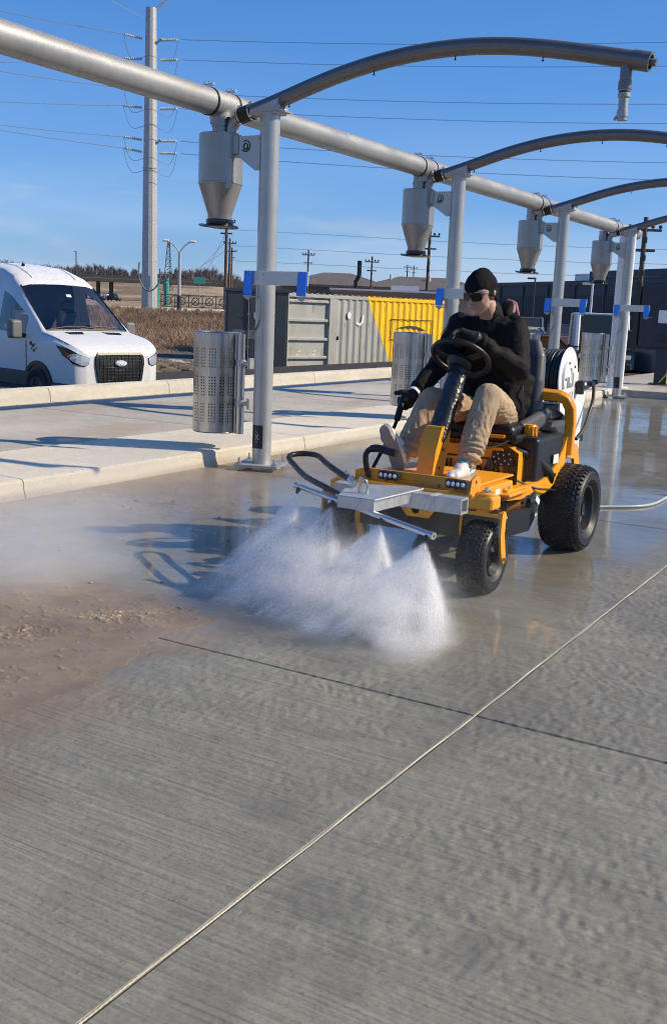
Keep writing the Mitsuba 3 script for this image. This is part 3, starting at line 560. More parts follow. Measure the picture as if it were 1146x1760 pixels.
mat('m_colpad', worn((0.022, 0.022, 0.024), .3, 40), proc(lambda p, n, uv: 0.22+0.4*noise(p.x*50, p.y*50, p.z*50)), spec=0.8, bump=(proc(lambda p, n, uv: 0.006*fbm(p.x*55, p.y*55, p.z*55, 3), 2e-3), 1.0))
obj('steering_column', cm, 'm_colpad', 60, mo)
WC, WN = np.array([5.625, 2.48, 1.205]), unit([.60, 0, .80]); W2 = np.array([-WN[2], 0, WN[0]])
ringp = [WC+.168*(math.cos(a)*np.array([0, 1, 0])+math.sin(a)*W2) for a in np.arange(48)*2*math.pi/48]
sw = obj('steering_wheel', tube(ringp, .0165, 12, closed=True), 'm_black', 60, mo)
hubm = [lathe([(0, -.05), (.03, -.05), (.06, -.03), (.075, -.005), (.07, .01), (0, .014)], 28, WC-WN*.035, WN)]
obj('wheel_hub', cat(hubm), 'm_black', 40, sw)
for a in (.35, math.pi-.35, -math.pi/2):
    e = WC+.165*(math.cos(a)*np.array([0, 1, 0])+math.sin(a)*W2); obj('spoke', obox((WC-WN*.03+e)/2, e-WC+WN*.03, np.cross(WN, e-WC), (.14, .045, .012), .004), 'm_black', 30, sw)
obj('column_boot', lathe([(0, -.11), (.05, -.11), (.055, -.07), (.04, -.04), (0, -.04)], 20, WC, WN), 'm_black', 40, mo)
# pedal guard on the right, control lever
pg = spline([(5.04, 2.735, .55), (5.0, 2.735, .63), (4.99, 2.725, .69), (4.99, 2.69, .712), (4.99, 2.60, .708), (4.99, 2.545, .700)], 26)
obj('foot_pedal', cat(tube(pg, [.016]*14+[.022]*12, 12)), 'm_black', 50, mo)
obj('control_lever', cat(tube(spline([(5.25, 2.83, .55), (5.42, 2.84, .68), (5.60, 2.86, .82), (5.66, 2.86, .92)], 14), .011, 8), tube([(5.59, 2.858, .815), (5.67, 2.862, .95)], .02, 12)), 'm_black', 50, mo)
# galvanized hitch tube and box on the front
mat('m_galvbright', proc(lambda p, n, uv: mi.Color3f(0.60, 0.61, 0.62)*(0.8+0.2*voronoi(p.x*60+p.z*20, p.y*60+p.z*33)[2])*(0.8+0.4*fbm(p.x*9, p.y*9, p.z*9, 3))), proc(lambda p, n, uv: 0.3+0.3*fbm(p.x*14, p.y*14, p.z*14, 2)), 0.6)
tb = sg.box(-.04, -.036, .04, .036).buffer(.004).difference(sg.box(-.034, -.03, .034, .03))
obj('hitch_tube', plate(tb, .74, (4.74, 2.39, .512), (1, 0, 0), (0, 0, 1)), 'm_galvbright', 30, mo)
obj('hitch_strap', cat(*[box((4.74, y, .512), (.094, .006, .086)) for y in (2.17, 2.19)]), 'm_galvbright', False, mo)
gbx = [(4.34, 2.32), (4.37, 2.53), (4.46, 2.58), (4.76, 2.50), (4.80, 2.28)]
m = trimesh.creation.extrude_polygon(sg.Polygon([(4.34, 2.32), (4.335, 2.52), (4.70, 2.66), (4.86, 2.36), (4.80, 2.29)]), .058); m.apply_translation((0, 0, .500))
gb = obj('boom_box', m, 'm_galvbright', False, mo)
obj('lid_edge', cat(tube([(4.33, 2.313, .56), (4.80, 2.283, .56)], .005, 6), tube([(4.33, 2.313, .56), (4.325, 2.525, .56)], .005, 6)), 'm_galvbright', 40, gb)
ub = [(4.47, 2.47, .55), (4.47, 2.47, .615), (4.475, 2.455, .632), (4.48, 2.44, .615), (4.48, 2.44, .555)]
obj('lock_pin', cat(tube(spline(ub, 18), .007, 8), rod((4.47, 2.47, .56), (4.47, 2.47, .64), .009, 10)), 'm_steel', 50, gb)
obj('boom_hose', tube(spline([(4.62, 2.60, .585), (4.75, 2.76, .60), (4.93, 2.97, .625), (5.02, 3.12, .635), (4.97, 3.19, .63), (4.82, 3.10, .605), (4.62, 2.88, .575), (4.47, 2.66, .56), (4.42, 2.56, .545)], 60), .0155, 12), 'm_rubber', 60, mo)
obj('hose_fitting', cat(rod((4.58, 2.57, .58), (4.65, 2.63, .588), .019, 12)), 'm_steel', 40, mo)
B0, B1 = np.array([4.47, 2.845, .553]), np.array([4.27, 1.965, .447])
bu = unit(B1-B0)
sb = obj('spray_bar', cat(tube([B0, B1], .0145, 18), lathe([(.007, 0), (.0175, 0), (.0175, .022), (.007, .022)], 18, B1-bu*.018, bu), lathe([(0, 0), (.0165, 0), (.0165, .03), (0, .03)], 18, B0-bu*.01, bu)), 'm_zinc', 50, mo)
obj('bar_bore', lathe([(0, 0), (.007, 0), (.007, .004), (0, .004)], 12, B1-bu*.0005, bu), 'm_black', 40, sb)
for t in (.36, .52): obj('bar_clamp', cat(obox(B0+(B1-B0)*t+np.array([.012, 0, .02]), bu, (0, 0, 1), (.03, .05, .02), .003)), 'm_galvbright', 30, sb)
JET = unit([-.46, .03, -.60])
NOZ = [B0+(B1-B0)*t for t in (.025, .30, .655, .965)]
for p_ in NOZ: obj('spray_nozzle', cat(lathe([(0, .010), (.012, .010), (.012, .026), (.009, .028), (.008, .040), (0, .040)], 12, p_, JET)), 'm_darkgrey', 40, sb)
# hose reel and rear frame
RC = np.array([6.92, 2.255, 1.07])
rl = obj('reel_drum', rod(RC+[0, .02, 0], RC+[0, .42, 0], .10, 28), 'm_white', 40, mo)
fl_ = [(0, .004), (.05, .004), (.06, .016), (.128, .016), (.137, .0), (.18, -.002), (.192, .004), (.198, .0), (.192, -.008), (.14, -.012), (0, -.012)]
f1 = obj('reel_flange', lathe(fl_, 56, RC, (0, -1, 0)), 'm_white', 30, mo); obj('reel_flange', lathe(fl_, 56, RC+[0, .44, 0], (0, 1, 0)), 'm_white', 30, mo)
for a in (.7, 2.0, 3.3, 4.6, 5.8): obj('flange_bolt', lathe([(0, 0), (.009, 0), (.008, .006), (0, .008)], 8, RC+[.10*math.cos(a), -.016, .10*math.sin(a)], (0, -1, 0)), 'm_darkgrey', 40, f1)
cl = []
for lay, (rad, n) in enumerate(((.125, 19), (.148, 18), (.168, 16))):
    t = np.linspace(0, n*2*math.pi, n*36); y = .022+.396*(t/t[-1])+.003*np.sin(t*.37+lay)
    cl.append(tube(np.stack([RC[0]+(rad+.004*np.sin(t*.11))*np.cos(t), RC[1]+y, RC[2]+(rad+.004*np.sin(t*.11))*np.sin(t)], 1), .0115, 8))
mat('m_hose', (0.022, 0.032, 0.042), 0.4)
obj('coiled_hose', cat(cl), 'm_hose', 60, mo)
wp = sg.Polygon([(6.55, .94), (7.22, .96), (7.20, 1.0), (7.0, 1.02), (6.62, 1.0)])
slots = [sg.box(x, .935, x+.022, .975) for x in (6.66, 6.71, 6.79, 6.84, 6.89)]
pp = sg.Polygon([(6.60, .99), (7.18, 1.02), (7.16, .93), (7.05, .60), (6.86, .60), (6.80, .80), (6.62, .86)])
for s in slots: pp = pp.difference(s)
rf = obj('rear_frame', plate(pp, .010, (0, 2.20, 0), (1, 0, 0), (0, 0, 1)), 'm_white', False, mo)
obj('frame_leg', cat(box((7.07, 2.21, .58), (.035, .035, .36), .004), box((7.07, 2.60, .60), (.035, .035, .60), .004), box((6.95, 2.21, .43), (.26, .03, .03), .004)), 'm_white', 30, rf)
obj('reel_bracket', cat(box((6.92, 2.205, 1.0), (.10, .012, .20), .003), box((6.98, 2.185, 1.01), (.05, .03, .05), .004)), 'm_white', 30, rf)
obj('brake_knob', cat(box((6.93, 2.17, 1.0), (.04, .05, .09), .006), rod((6.93, 2.16, .99), (7.2, 2.15, 1.02), .012, 8), box((7.1, 2.15, 1.02), (.06, .04, .03), .004), box((7.2, 2.15, 1.03), (.03, .04, .03), .004)), 'm_black', 30, rf)
obj('pressure_hose', tube(spline([(7.20, 2.16, 1.01), (7.17, 2.145, .93), (7.08, 2.14, .82), (6.95, 2.13, .72), (6.84, 2.14, .66)], 22), .012, 10), 'm_rubber', 50, rf)
obj('pump_skid', cat(box((7.05, 2.50, .62), (.55, .52, .05), .006), box((7.1, 2.52, .75), (.36, .36, .22), .02)), 'm_black', 30, mo)
# small hardware: cables, stickers, wet grime rails
obj('throttle_cable', tube(spline([(5.40, 2.42, .88), (5.46, 2.36, .78), (5.60, 2.30, .70), (5.80, 2.22, .73)], 16), .006, 6), 'm_black', 40, mo)
obj('brake_cable', tube(spline([(5.70, 2.12, .52), (5.85, 2.05, .46), (6.05, 2.02, .43), (6.2, 2.04, .40)], 14), .007, 6), 'm_black', 40, mo)
obj('warning_label', box((6.2, 2.056, .60), (.09, .003, .055)), 'm_label', False, mo); obj('warning_label', box((5.33, 2.083, .50), (.07, .003, .03)), 'm_label', False, mo)
for x in (5.14, 5.24, 5.42, 5.5): obj('rail_bolt', lathe([(0, 0), (.010, 0), (.010, .008), (0, .010)], 6, (x, 2.084, .505), (0, -1, 0)), 'm_steel', 30, mo)
for y in (2.20, 2.30, 2.62, 2.72): obj('plate_bolt', lathe([(0, 0), (.010, 0), (.009, .006), (0, .007)], 8, (5.036, y, .545), (-1, 0, 0)), 'm_darkgrey', 30, mo)
# supply hose on the floor
sh_ = thing('supply_hose', 'pale green hose trailing over the wet floor behind the rear wheel', 'hose')
mat('m_greyhose', (0.42, 0.47, 0.44), 0.4)
obj('hose', tube(spline([(7.0, 2.62, .012), (7.5, 2.50, .012), (8.0, 2.28, .012), (8.28, 2.02, .012), (8.6, 1.955, .012), (9.1, 1.96, .012), (9.9, 1.80, .012), (11.5, 1.3, .012), (13.5, 1.1, .012)], 90), .0115, 10), 'm_greyhose', 60, sh_)
# ---------------------------------------------------------------- the rider
pe = thing('person', 'rider in black beanie, dark jacket and tan trousers steering the yellow mower', 'person')
mat('m_skin', proc(lambda p, n, uv: mi.Color3f(0.56, 0.33, 0.235)*(0.9+0.2*fbm(p.x*60, p.y*60, p.z*60, 3))), 0.48, spec=0.4)
cloth_b = proc(lambda p, n, uv: 0.004*fbm(p.x*16, p.y*22, p.z*18, 4), 2e-3)
mat('m_jacket', worn((0.009, 0.0078, 0.0080), .3, 30), 0.75, spec=0.22, bump=(proc(lambda p, n, uv: 0.010*fbm(p.x*14, p.y*14, p.z*24, 3)+0.0012*noise(p.x*300, p.y*300, p.z*300), 2e-3), 1.0))
mat('m_trousers', worn((0.40, 0.30, 0.195), .15, 30), 0.85, spec=0.2, bump=(proc(lambda p, n, uv: 0.012*fbm(p.x*20, p.y*30, p.z*10, 3), 2e-3), 1.0))
mat('m_beanie', worn((0.009, 0.009, 0.0095), .3, 60), 0.85, spec=0.2, bump=(proc(lambda p, n, uv: 0.004*noise(p.x*150, p.y*150, p.z*40)+.01*fbm(p.x*14, p.y*14, p.z*14, 2), 2e-3), 1.0))
mat('m_glove', worn((0.011, 0.011, 0.012), .3, 60), 0.6, spec=0.4, bump=(proc(lambda p, n, uv: 0.004*fbm(p.x*70, p.y*70, p.z*70, 3), 2e-3), 1.0))
mat('m_hoodlining', worn((0.42, 0.20, 0.22), .3, 40), 0.9)
mat('m_shoe', worn((0.66, 0.66, 0.63), .12, 20, (.35, .32, .28), .5), 0.5)
mat('m_teal', worn((0.10, 0.32, 0.34), .5, 40), 0.6)
mat('m_sole', worn((0.30, 0.285, 0.27), .2, 25), 0.7)
V = lambda *a: np.array(a, float)
hipL, hipR = V(6.06, 2.37, .855), V(6.06, 2.57, .855)
knL, anL = V(5.545, 2.265, 1.005), V(5.37, 2.285, .655)
knR, anR = V(5.60, 2.64, .955), V(5.43, 2.705, .655)
pelv, chest, neckb = V(6.10, 2.47, .90), V(6.10, 2.47, 1.22), V(6.02, 2.475, 1.43)
shL, elL, wrL = V(6.01, 2.30, 1.355), V(5.84, 2.20, 1.145), V(5.585, 2.375, 1.322)
shR, elR, wrR = V(6.02, 2.665, 1.375), V(5.90, 2.755, 1.12), V(5.705, 2.80, .985)
HC = V(5.915, 2.505, 1.575)
hz_, hp_ = math.radians(167), math.radians(-15)
HF = V(math.cos(hz_)*math.cos(hp_), math.sin(hz_)*math.cos(hp_), math.sin(hp_)); HL = unit(np.cross([0, 0, 1], HF)); HU = np.cross(HF, HL)
Hm = np.column_stack([HF, HL, HU])
def H(x, y, z): return HC+Hm@V(x, y, z)
def hx(m): m = m.copy(); m.vertices = HC+np.asarray(m.vertices)@Hm.T; return m
# head and neck and torso core: one surface (local x forward, y to the rider's left, z up)
def Hb(*s): return [((H(*c)), r) for c, r in s]
bones = [Hb(((-.02, 0, .045), .083), ((.02, 0, .04), .075)), Hb(((.025, .012, .03), .070), ((.025, -.012, .03), .070), ((.03, .02, -.04), .050), ((.03, -.02, -.04), .050)),
         Hb(((.03, .025, -.045), .045), ((.03, -.025, -.045), .045), ((.066, .008, -.094), .020), ((.066, -.008, -.094), .020)),
         Hb(((-.01, .045, -.05), .025), ((.060, .014, -.090), .020)), Hb(((-.01, -.045, -.05), .025), ((.060, -.014, -.090), .020)),
         Hb(((.091, 0, .012), .008), ((.104, 0, -.020), .0105)), Hb(((.104, 0, -.022), .0105), ((.088, .012, -.026), .007), ((.088, -.012, -.026), .007)),
         Hb(((.076, .030, .022), .016), ((.076, -.030, .022), .016)), Hb(((.06, .042, -.018), .022), ((.05, .03, -.06), .022)), Hb(((.06, -.042, -.018), .022), ((.05, -.03, -.06), .022)),
         Hb(((.087, .016, -.052), .0075), ((.091, 0, -.050), .0085), ((.087, -.016, -.052), .0075)), Hb(((.084, .013, -.063), .008), ((.089, 0, -.064), .009), ((.084, -.013, -.063), .008)),
         [(H(-.035, 0, -.05), .058), (neckb, .062)], [(neckb, .055), (chest+V(.04, 0, 0), .045), (pelv+V(.06, 0, 0), .045)], [(pelv+V(.04, 0, 0), .06), (hipL, .05), (hipR, .05)],
         [(hipL, .065), (knL, .045)], [(knL, .045), (anL, .032)], [(hipR, .065), (knR, .045)], [(knR, .045), (anR, .032)], [(neckb+V(.03, 0, -.04), .03), (shL, .04)], [(shL, .045), (elL, .032)], [(elL, .032), (wrL, .024)],
         [(neckb+V(.03, 0, -.04), .03), (shR, .04)], [(shR, .045), (elR, .032)], [(elR, .032), (wrR, .024)]]
b = blob(bones, .012, 6, 20); obj('body', b, 'm_skin', 60, pe)
for s in (-1, 1):
    ear = blob([Hb(((-.008, s*.078, -.012), .012), ((-.016, s*.084, .012), .014), ((-.004, s*.078, .016), .010))], .006, 4, 14)
    obj('ear', ear, 'm_skin', 60, pe)
obj('lips', tube([H(.082, .020, -.058), H(.0945, .010, -.0575), H(.0975, 0, -.0575), H(.0945, -.010, -.0575), H(.082, -.020, -.058)], [.0015, .003, .0035, .003, .0015], 8), mat('m_lips', (0.36, 0.15, 0.12), 0.5) or 'm_lips', 60, pe)
# beanie
bn = blob([Hb(((-.020, 0, .045), .092), ((.010, 0, .050), .088)), Hb(((-.012, .018, .005), .076), ((-.012, -.018, .005), .076), ((-.02, 0, .05), .09)), Hb(((-.026, 0, .050), .091), ((-.028, 0, .086), .068), ((-.008, 0, .088), .066)), Hb(((-.045, 0, -.03), .072), ((-.03, 0, .04), .088)), Hb(((-.026, 0, .102), .046), ((-.036, 0, .114), .028))], .012, 8, 24)
bv = np.asarray(bn.vertices); loc = (bv-HC)@Hm
cut = .018+(loc[:, 0])*.10-.030*np.clip(-loc[:, 0]/.08, 0, 1)
m = to_m3(bn).trim_by_plane(list(map(float, unit(HU-.42*HF))), float(unit(HU-.42*HF)@H(.080, 0, .024)))
bn = from_m3(m.refine_to_length(.012)); bv = np.asarray(bn.vertices); bn.vertices = bv+.004*(meshkit.fbm(bv*18, 3, 5)-.5)[:, None]*np.asarray(bn.vertex_normals)*2
obj('beanie', bn, 'm_beanie', 60, pe)
# sunglasses
def lens(s):
    pts = []
    o = rrect(.064, .050, .018); P = np.array(o.exterior.coords)[:-1]
    for k, (off) in enumerate((.0, .003)):
        for (u, v_) in P:
            y = s*(.035)+u; x = .1055-.28*abs(y)-1.6*y*y+off; pts.append(H(x, y, .006+v_))
    n = len(P); c0 = np.mean(pts[:n], 0); c1 = np.mean(pts[n:], 0); v = np.array(pts+[c0, c1]); f = []
    for i in range(n): j = (i+1) % n; f += [[2*n, j, i], [2*n+1, n+i, n+j], [i, j, n+j], [i, n+j, n+i]]
    return tm(v, f)
gl = obj('sunglasses', cat(*[lens(s) for s in (1, -1)]), 'm_shades', 20, pe); labels[gl] = {'label': 'dark sunglasses', 'kind': 'stuff'}
for s in (1, -1): obj('temple', tube([H(.080, s*.064, .020), H(.06, s*.078, .022), H(-.02, s*.083, .012)], .0032, 8), 'm_black', 40, gl)
obj('bridge', tube([H(.097, .010, .018), H(.101, 0, .021), H(.097, -.010, .018)], .003, 6), 'm_black', 40, gl)
# jacket
jb = [[(V(6.12, 2.38, .90), .115), (V(6.12, 2.56, .90), .115), (V(6.06, 2.47, .92), .12)], [(V(6.12, 2.37, .93), .115), (V(6.12, 2.57, .93), .115), (V(6.10, 2.39, 1.22), .125), (V(6.10, 2.55, 1.22), .125)],
      [(V(6.10, 2.38, 1.20), .125), (V(6.10, 2.56, 1.20), .125), (V(6.04, 2.47, 1.38), .085), (V(6.03, 2.33, 1.35), .075), (V(6.05, 2.62, 1.36), .078)],
      [(V(6.02, 2.475, 1.36), .09), (V(6.04, 2.48, 1.43), .080)], [(V(6.04, 2.478, 1.42), .078), (V(6.02, 2.48, 1.470), .070)], [(shL, .080), (V(6.06, 2.37, 1.31), .095)], [(shL, .080), (elL, .066)], [(elL, .066), (wrL+(elL-wrL)*.12, .050)],
      [(shR, .086), (V(6.06, 2.58, 1.33), .10)], [(shR, .084), (elR, .066)], [(elR, .066), (wrR+(elR-wrR)*.10, .048)],
      # hem over the left thigh
      [(V(6.16, 2.35, .86), .09), (V(6.02, 2.33, .93), .085), (V(6.12, 2.31, 1.05), .10)]]
jk = blob(jb, .014, 8, 22)
v = np.asarray(jk.vertices); nn = np.asarray(jk.vertex_normals)
dsp = .030*(meshkit.fbm(v*np.array([9, 9, 13]), 4, 11)-.5)+.014*(meshkit.fbm(v*28, 3, 12)-.5)
t_ = np.clip(((v-elL)@(wrL-elL))/((wrL-elL)@(wrL-elL)), -1, 2); arm = np.exp(-((v-elL-t_[:, None]*(wrL-elL))**2).sum(1)/.012)
dsp += .006*arm*np.sin(t_*19); jk.vertices = v+nn*dsp[:, None]
obj('jacket', jk, 'm_jacket', 70, pe)
for w_, e_ in ((wrL, elL), (wrR, elR)):
    d_ = unit(w_-e_); obj('jacket_cuff', lathe([(.030, 0), (.050, .0), (.054, .012), (.050, .028), (.040, .034), (.03, .03)], 24, w_-d_*.045, d_), 'm_jacket', 50, pe)
obj('collar', blob([[(V(6.08, 2.40, 1.43), .035), (V(6.12, 2.45, 1.46), .055)], [(V(6.12, 2.45, 1.46), .055), (V(6.07, 2.56, 1.43), .035)], [(V(6.08, 2.39, 1.43), .034), (V(5.99, 2.41, 1.39), .028)], [(V(6.07, 2.56, 1.43), .034), (V(5.985, 2.53, 1.39), .028)], [(V(6.12, 2.42, 1.46), .05), (V(6.20, 2.47, 1.42), .07), (V(6.10, 2.36, 1.41), .05)], [(V(6.10, 2.36, 1.42), .05), (V(6.04, 2.30, 1.40), .05)], [(V(6.12, 2.42, 1.47), .045), (V(6.155, 2.43, 1.515), .036)], [(V(6.09, 2.40, 1.46), .035), (V(6.14, 2.40, 1.515), .028)]], .012, 6, 18), 'm_jacket', 60, pe)
obj('hood_lining', blob([[(V(6.125, 2.375, 1.490), .015), (V(6.150, 2.385, 1.535), .014)], [(V(6.150, 2.385, 1.535), .014), (V(6.17, 2.43, 1.545), .014)], [(V(6.07, 2.385, 1.435), .011), (V(6.125, 2.375, 1.490), .015)], [(V(6.15, 2.375, 1.53), .014), (V(6.165, 2.36, 1.47), .013)]], .01, 6, 16), 'm_hoodlining', 60, pe)
obj('drawcord', tube(spline([V(6.06, 2.255, 1.06), V(6.00, 2.23, 1.00), V(6.03, 2.235, .92), V(6.09, 2.24, .88)], 14), .004, 6), 'm_darkgrey', 40, pe)
# trousers
def leg(hip, kn, an, seed):
    return [[(hip, .098), (kn+V(.02, 0, -.005), .076)], [(kn, .073), (kn+V(.03, 0, .0), .070), (an+(kn-an)*.45, .070)], [(an+(kn-an)*.45, .070), (an+V(.01, 0, .02), .068)]]
tr = blob(leg(hipL, knL, anL, 1)+leg(hipR, knR, anR, 2)+[[(V(6.08, 2.37, .87), .10), (V(6.08, 2.57, .87), .10)]], .009, 6, 22)
v = np.asarray(tr.vertices); nn = np.asarray(tr.vertex_normals)
def creases(v):
    out = np.zeros(len(v))
    for k, (hip, kn, an) in enumerate(((hipL, knL, anL), (hipR, knR, anR))):
        d = unit(an-kn); t = (v-kn)@d; rad = np.linalg.norm(v-kn-t[:, None]*d, axis=1); w = np.exp(-(rad/.11)**2)
        up = np.clip((t-.02)/.1, 0, 1); low = np.clip((t-.24)/.1, 0, 1)
        q = np.c_[v[:, 0]*34, v[:, 1]*34, v[:, 2]*7]; out += w*up*.034*(np.abs(meshkit.fbm(q, 3, 30+k)-.5)*-2+.35)
        out += w*low*.013*np.sin(t*150+10*meshkit.fbm(v*9, 2, 3))
        d2 = unit(hip-kn); t2 = (v-kn)@d2; w2 = np.exp(-(np.linalg.norm(v-kn-t2[:, None]*d2, axis=1)/.13)**2)*np.clip((t2-.05)/.1, 0, 1)
        q = np.c_[v[:, 0]*11, v[:, 1]*30, v[:, 2]*30]; out += w2*.032*(np.abs(meshkit.fbm(q, 3, 40+k)-.5)*-2+.35)
    return out
tr.vertices = v+nn*creases(v)[:, None]
obj('trousers', tr, 'm_trousers', 70, pe)
# gloves: palm, four fingers, thumb
def hand(wr, d, palm, curls, thumb, spread=.012, s=1.0):
    "wr wrist, d towards the knuckles, palm = direction the palm faces; fingers curl towards palm"
    d = unit(d); palm = unit(palm-d*(palm@d)); side = np.cross(d, palm)
    bl = [[(wr, .029*s), (wr+d*.03, .030*s)], [(wr+d*.03+side*.016, .019*s), (wr+d*.03-side*.016, .019*s), (wr+d*.088+side*.030, .0145*s), (wr+d*.088-side*.028, .0145*s)]]
    for k, (L, c) in enumerate(zip((.074, .083, .077, .062), curls)):
        o = (1.5-k)*.0205; p = wr+d*(.090-.006*abs(k-1.2))+side*o; ang = 0; r = .0115*s if k < 3 else .0100*s
        for q, seg in enumerate((.45, .32, .23)):
            ang += c*(.9, 1.1, .8)[q]; dd = d*math.cos(ang)+palm*math.sin(ang)+side*o*.9
            p2 = p+unit(dd)*L*seg*1.05; bl.append([(p, r), (p2, r*.94)]); p = p2; r *= .94
    p = wr+d*.035+side*.026*thumb[0]
    t1 = p+unit(d*thumb[1]+side*thumb[0]+palm*thumb[2])*.045; t2 = t1+unit(d*thumb[1]*1.6+side*thumb[0]*.7+palm*(thumb[2]+.3))*.038
    bl += [[(p, .017*s), (t1, .0135*s)], [(t1, .0135*s), (t2, .011*s)]]
    return blob(bl, .0045, 3, 14)
rimL = WC+.178*(math.cos(1.35)*V(0, 1, 0)+math.sin(1.35)*W2)
obj('glove', hand(wrL, V(-.30, .92, .18), V(-.80, -.1, -.60), (.50, .62, .66, .75), (-1, .9, -.05), s=1.35), 'm_glove', 60, pe)
obj('glove', hand(wrR, V(-.42, .42, -.80), V(.55, .5, .35), (.65, .72, .75, .8), (-1, .6, .5), s=1.2), 'm_glove', 60, pe)
obj('wrist_strap', lathe([(.036, 0), (.040, .002), (.040, .020), (.036, .022)], 22, wrR-unit(wrR-elR)*.0, unit(wrR-elR)), 'm_sticker', 40, pe)
obj('wrist_strap', lathe([(.036, 0), (.039, .002), (.039, .010), (.036, .012)], 22, wrL+unit(wrL-elL)*.006, unit(wrL-elL)), 'm_darkgrey', 40, pe)
# shoes
def shoe(an, fwd, up, key):
    fwd = unit(fwd); up = unit(up-fwd*(up@fwd)); sd = np.cross(up, fwd)
    P = lambda x, y, z: an+fwd*x+sd*y+up*z
    up_ = blob([[(P(-.035, .0, -.045), .034), (P(.0, 0, .0), .042)], [(P(-.04, 0, -.055), .030), (P(.06, .016, -.055), .034), (P(.06, -.016, -.055), .034)], [(P(.0, 0, -.0), .040), (P(.09, 0, -.045), .032)], [(P(.06, .012, -.055), .034), (P(.15, .014, -.068), .024), (P(.15, -.018, -.068), .024)], [(P(.15, .0, -.068), .026), (P(.185, 0, -.073), .018)]], .010, 5, 16)
    s_ = obj('shoe', up_, 'm_shoe', 60, pe)
    o = sg.LineString([(-.055, 0), (.06, .004), (.165, -.002)]).buffer(.038).union(sg.Point(.12, 0).buffer(.046)).union(sg.Point(-.05, 0).buffer(.036)).buffer(.01).buffer(-.01)
    sl = trimesh.creation.extrude_polygon(o, .026); sl = from_m3(to_m3(sl).refine_to_length(.02)); vv = np.asarray(sl.vertices); sl.vertices = np.array([P(a, b_, c-.105+.012*max(0, (a-.12)/.08)**2) for a, b_, c in vv])
    obj('sole', sl, 'm_sole', 30, s_)
    pt = blob([[(P(-.01, .038, -.02), .012), (P(.05, .040, -.055), .010)], [(P(-.01, -.038, -.02), .012), (P(.05, -.040, -.055), .010)], [(P(-.045, 0, -.02), .034), (P(-.02, 0, .014), .040)], [(P(.04, 0, .002), .030), (P(.085, 0, -.03), .018)]], .008, 3, 14)
    obj('shoe_panel', pt, 'm_teal', 50, s_)
    obj('laces', cat([tube([P(.035+.022*k, -.022, -.006-.012*k), P(.035+.022*k, 0, .006-.012*k), P(.035+.022*k, .022, -.006-.012*k)], .004, 6) for k in range(4)]), 'm_sticker', 40, s_)
shoe(V(5.365, 2.29, .652), V(-1, .08, -.02), V(0, 0, 1), 'l')
shoe(V(5.415, 2.715, .665), V(-.36, .22, .90), V(.85, -.1, .42), 'r')
mat('m_cabinet0', (0.022, 0.022, 0.024), 0.4)
# ---------------------------------------------------------------- the white van behind the island
va = thing('parked_van', 'white high-roofed delivery van parked nose-up to the island kerb', 'van')
VO, VH = np.array([13.72, 12.45, -0.42]), math.radians(257)
VM = np.eye(4); fw = np.array([math.cos(VH), math.sin(VH), 0]); VM[:3, 0] = -fw; VM[:3, 1] = np.cross([0, 0, 1], -fw); VM[:3, 2] = [0, 0, 1]; VM[:3, 3] = VO
# van frame: x backwards from the nose, y to the side, z up
def vt(m): m = m.copy(); m.apply_transform(VM); return m
VS = np.array([0, .03, .08, .16, .30, .50, .75, .95, 1.10, 1.30, 1.55, 1.80, 2.00, 2.20, 2.60, 3.2, 4.2, 5.3, 5.5])
def vtop(x): return np.interp(x, [0, .03, .08, .16, .30, .50, .75, .95, 2.00, 2.2, 2.6, 3.2, 4.2, 5.3, 5.5], [.96, 1.03, 1.08, 1.13, 1.18, 1.235, 1.29, 1.33, 2.20, 2.31, 2.44, 2.50, 2.52, 2.50, 2.42])
def vhw(x): return np.interp(x, [0, .03, .08, .16, .30, .5, 1, 2, 5.5], [.66, .76, .84, .90, .95, .975, .99, 1.0, .98])
def vsec(x):
    "half section from the sill over the shoulder to the crown of the roof"
    w, t = vhw(x), vtop(x); zb = np.interp(x, [0, .1, .5, 5.5], [.30, .26, .24, .30]); zs = min(1.16, t-.07)
    lower = [(w*.93, zb), (w*.985, zb+.10), (w, .62), (w, .62+(zs-.62)*.55), (w-.005, zs)]
    h = t-zs; tw = np.interp(x, [0, .95, 2.0, 2.6, 5.5], [w-.05, w-.10, .80, .76, .76])
    upper = [(w-.02, zs+h*.10), (w-.02-(w-tw-.02)*.35, zs+h*.40), (w-.02-(w-tw-.02)*.70, zs+h*.68), (tw, zs+h*.86), (tw-.06, zs+h*.945), (tw*.72, zs+h*.985), (tw*.36, zs+h*1.0), (0, zs+h*1.005)]
    return np.array(lower+upper)
fx = np.r_[VS[:8], np.linspace(.95, 2.0, 12)[1:], 2.1, 2.2, 2.35, 2.6, 2.9, 3.2, 3.7, 4.2, 4.8, 5.3, 5.5]
half = [vsec(x) for x in fx]; npt = len(half[0])
grid = np.array([[(x, y, z) for y, z in h]+[(x, -y, z) for y, z in h[-2::-1]] for x, h in zip(fx, half)])
def gidx(i, j): return i*grid.shape[1]+j
body, ws, sw_l, sw_r = [], [], [], []
for i in range(len(fx)-1):
    for j in range(grid.shape[1]-1):
        xm = (fx[i]+fx[i+1])/2; jj = min(j, grid.shape[1]-2-j); q = [gidx(i, j), gidx(i, j+1), gidx(i+1, j+1), gidx(i+1, j)]
        k = body
        if .97 < xm < 1.93 and jj >= 9: k = ws
        elif 1.42 < xm < 2.35 and 5 <= jj <= 6: k = (sw_l if j == jj else sw_r)
        k += [[q[0], q[1], q[2]], [q[0], q[2], q[3]]]
gv = grid.reshape(-1, 3)
def sub(f): m = tm(gv, f); m.remove_unreferenced_vertices(); m.fix_normals(); return m
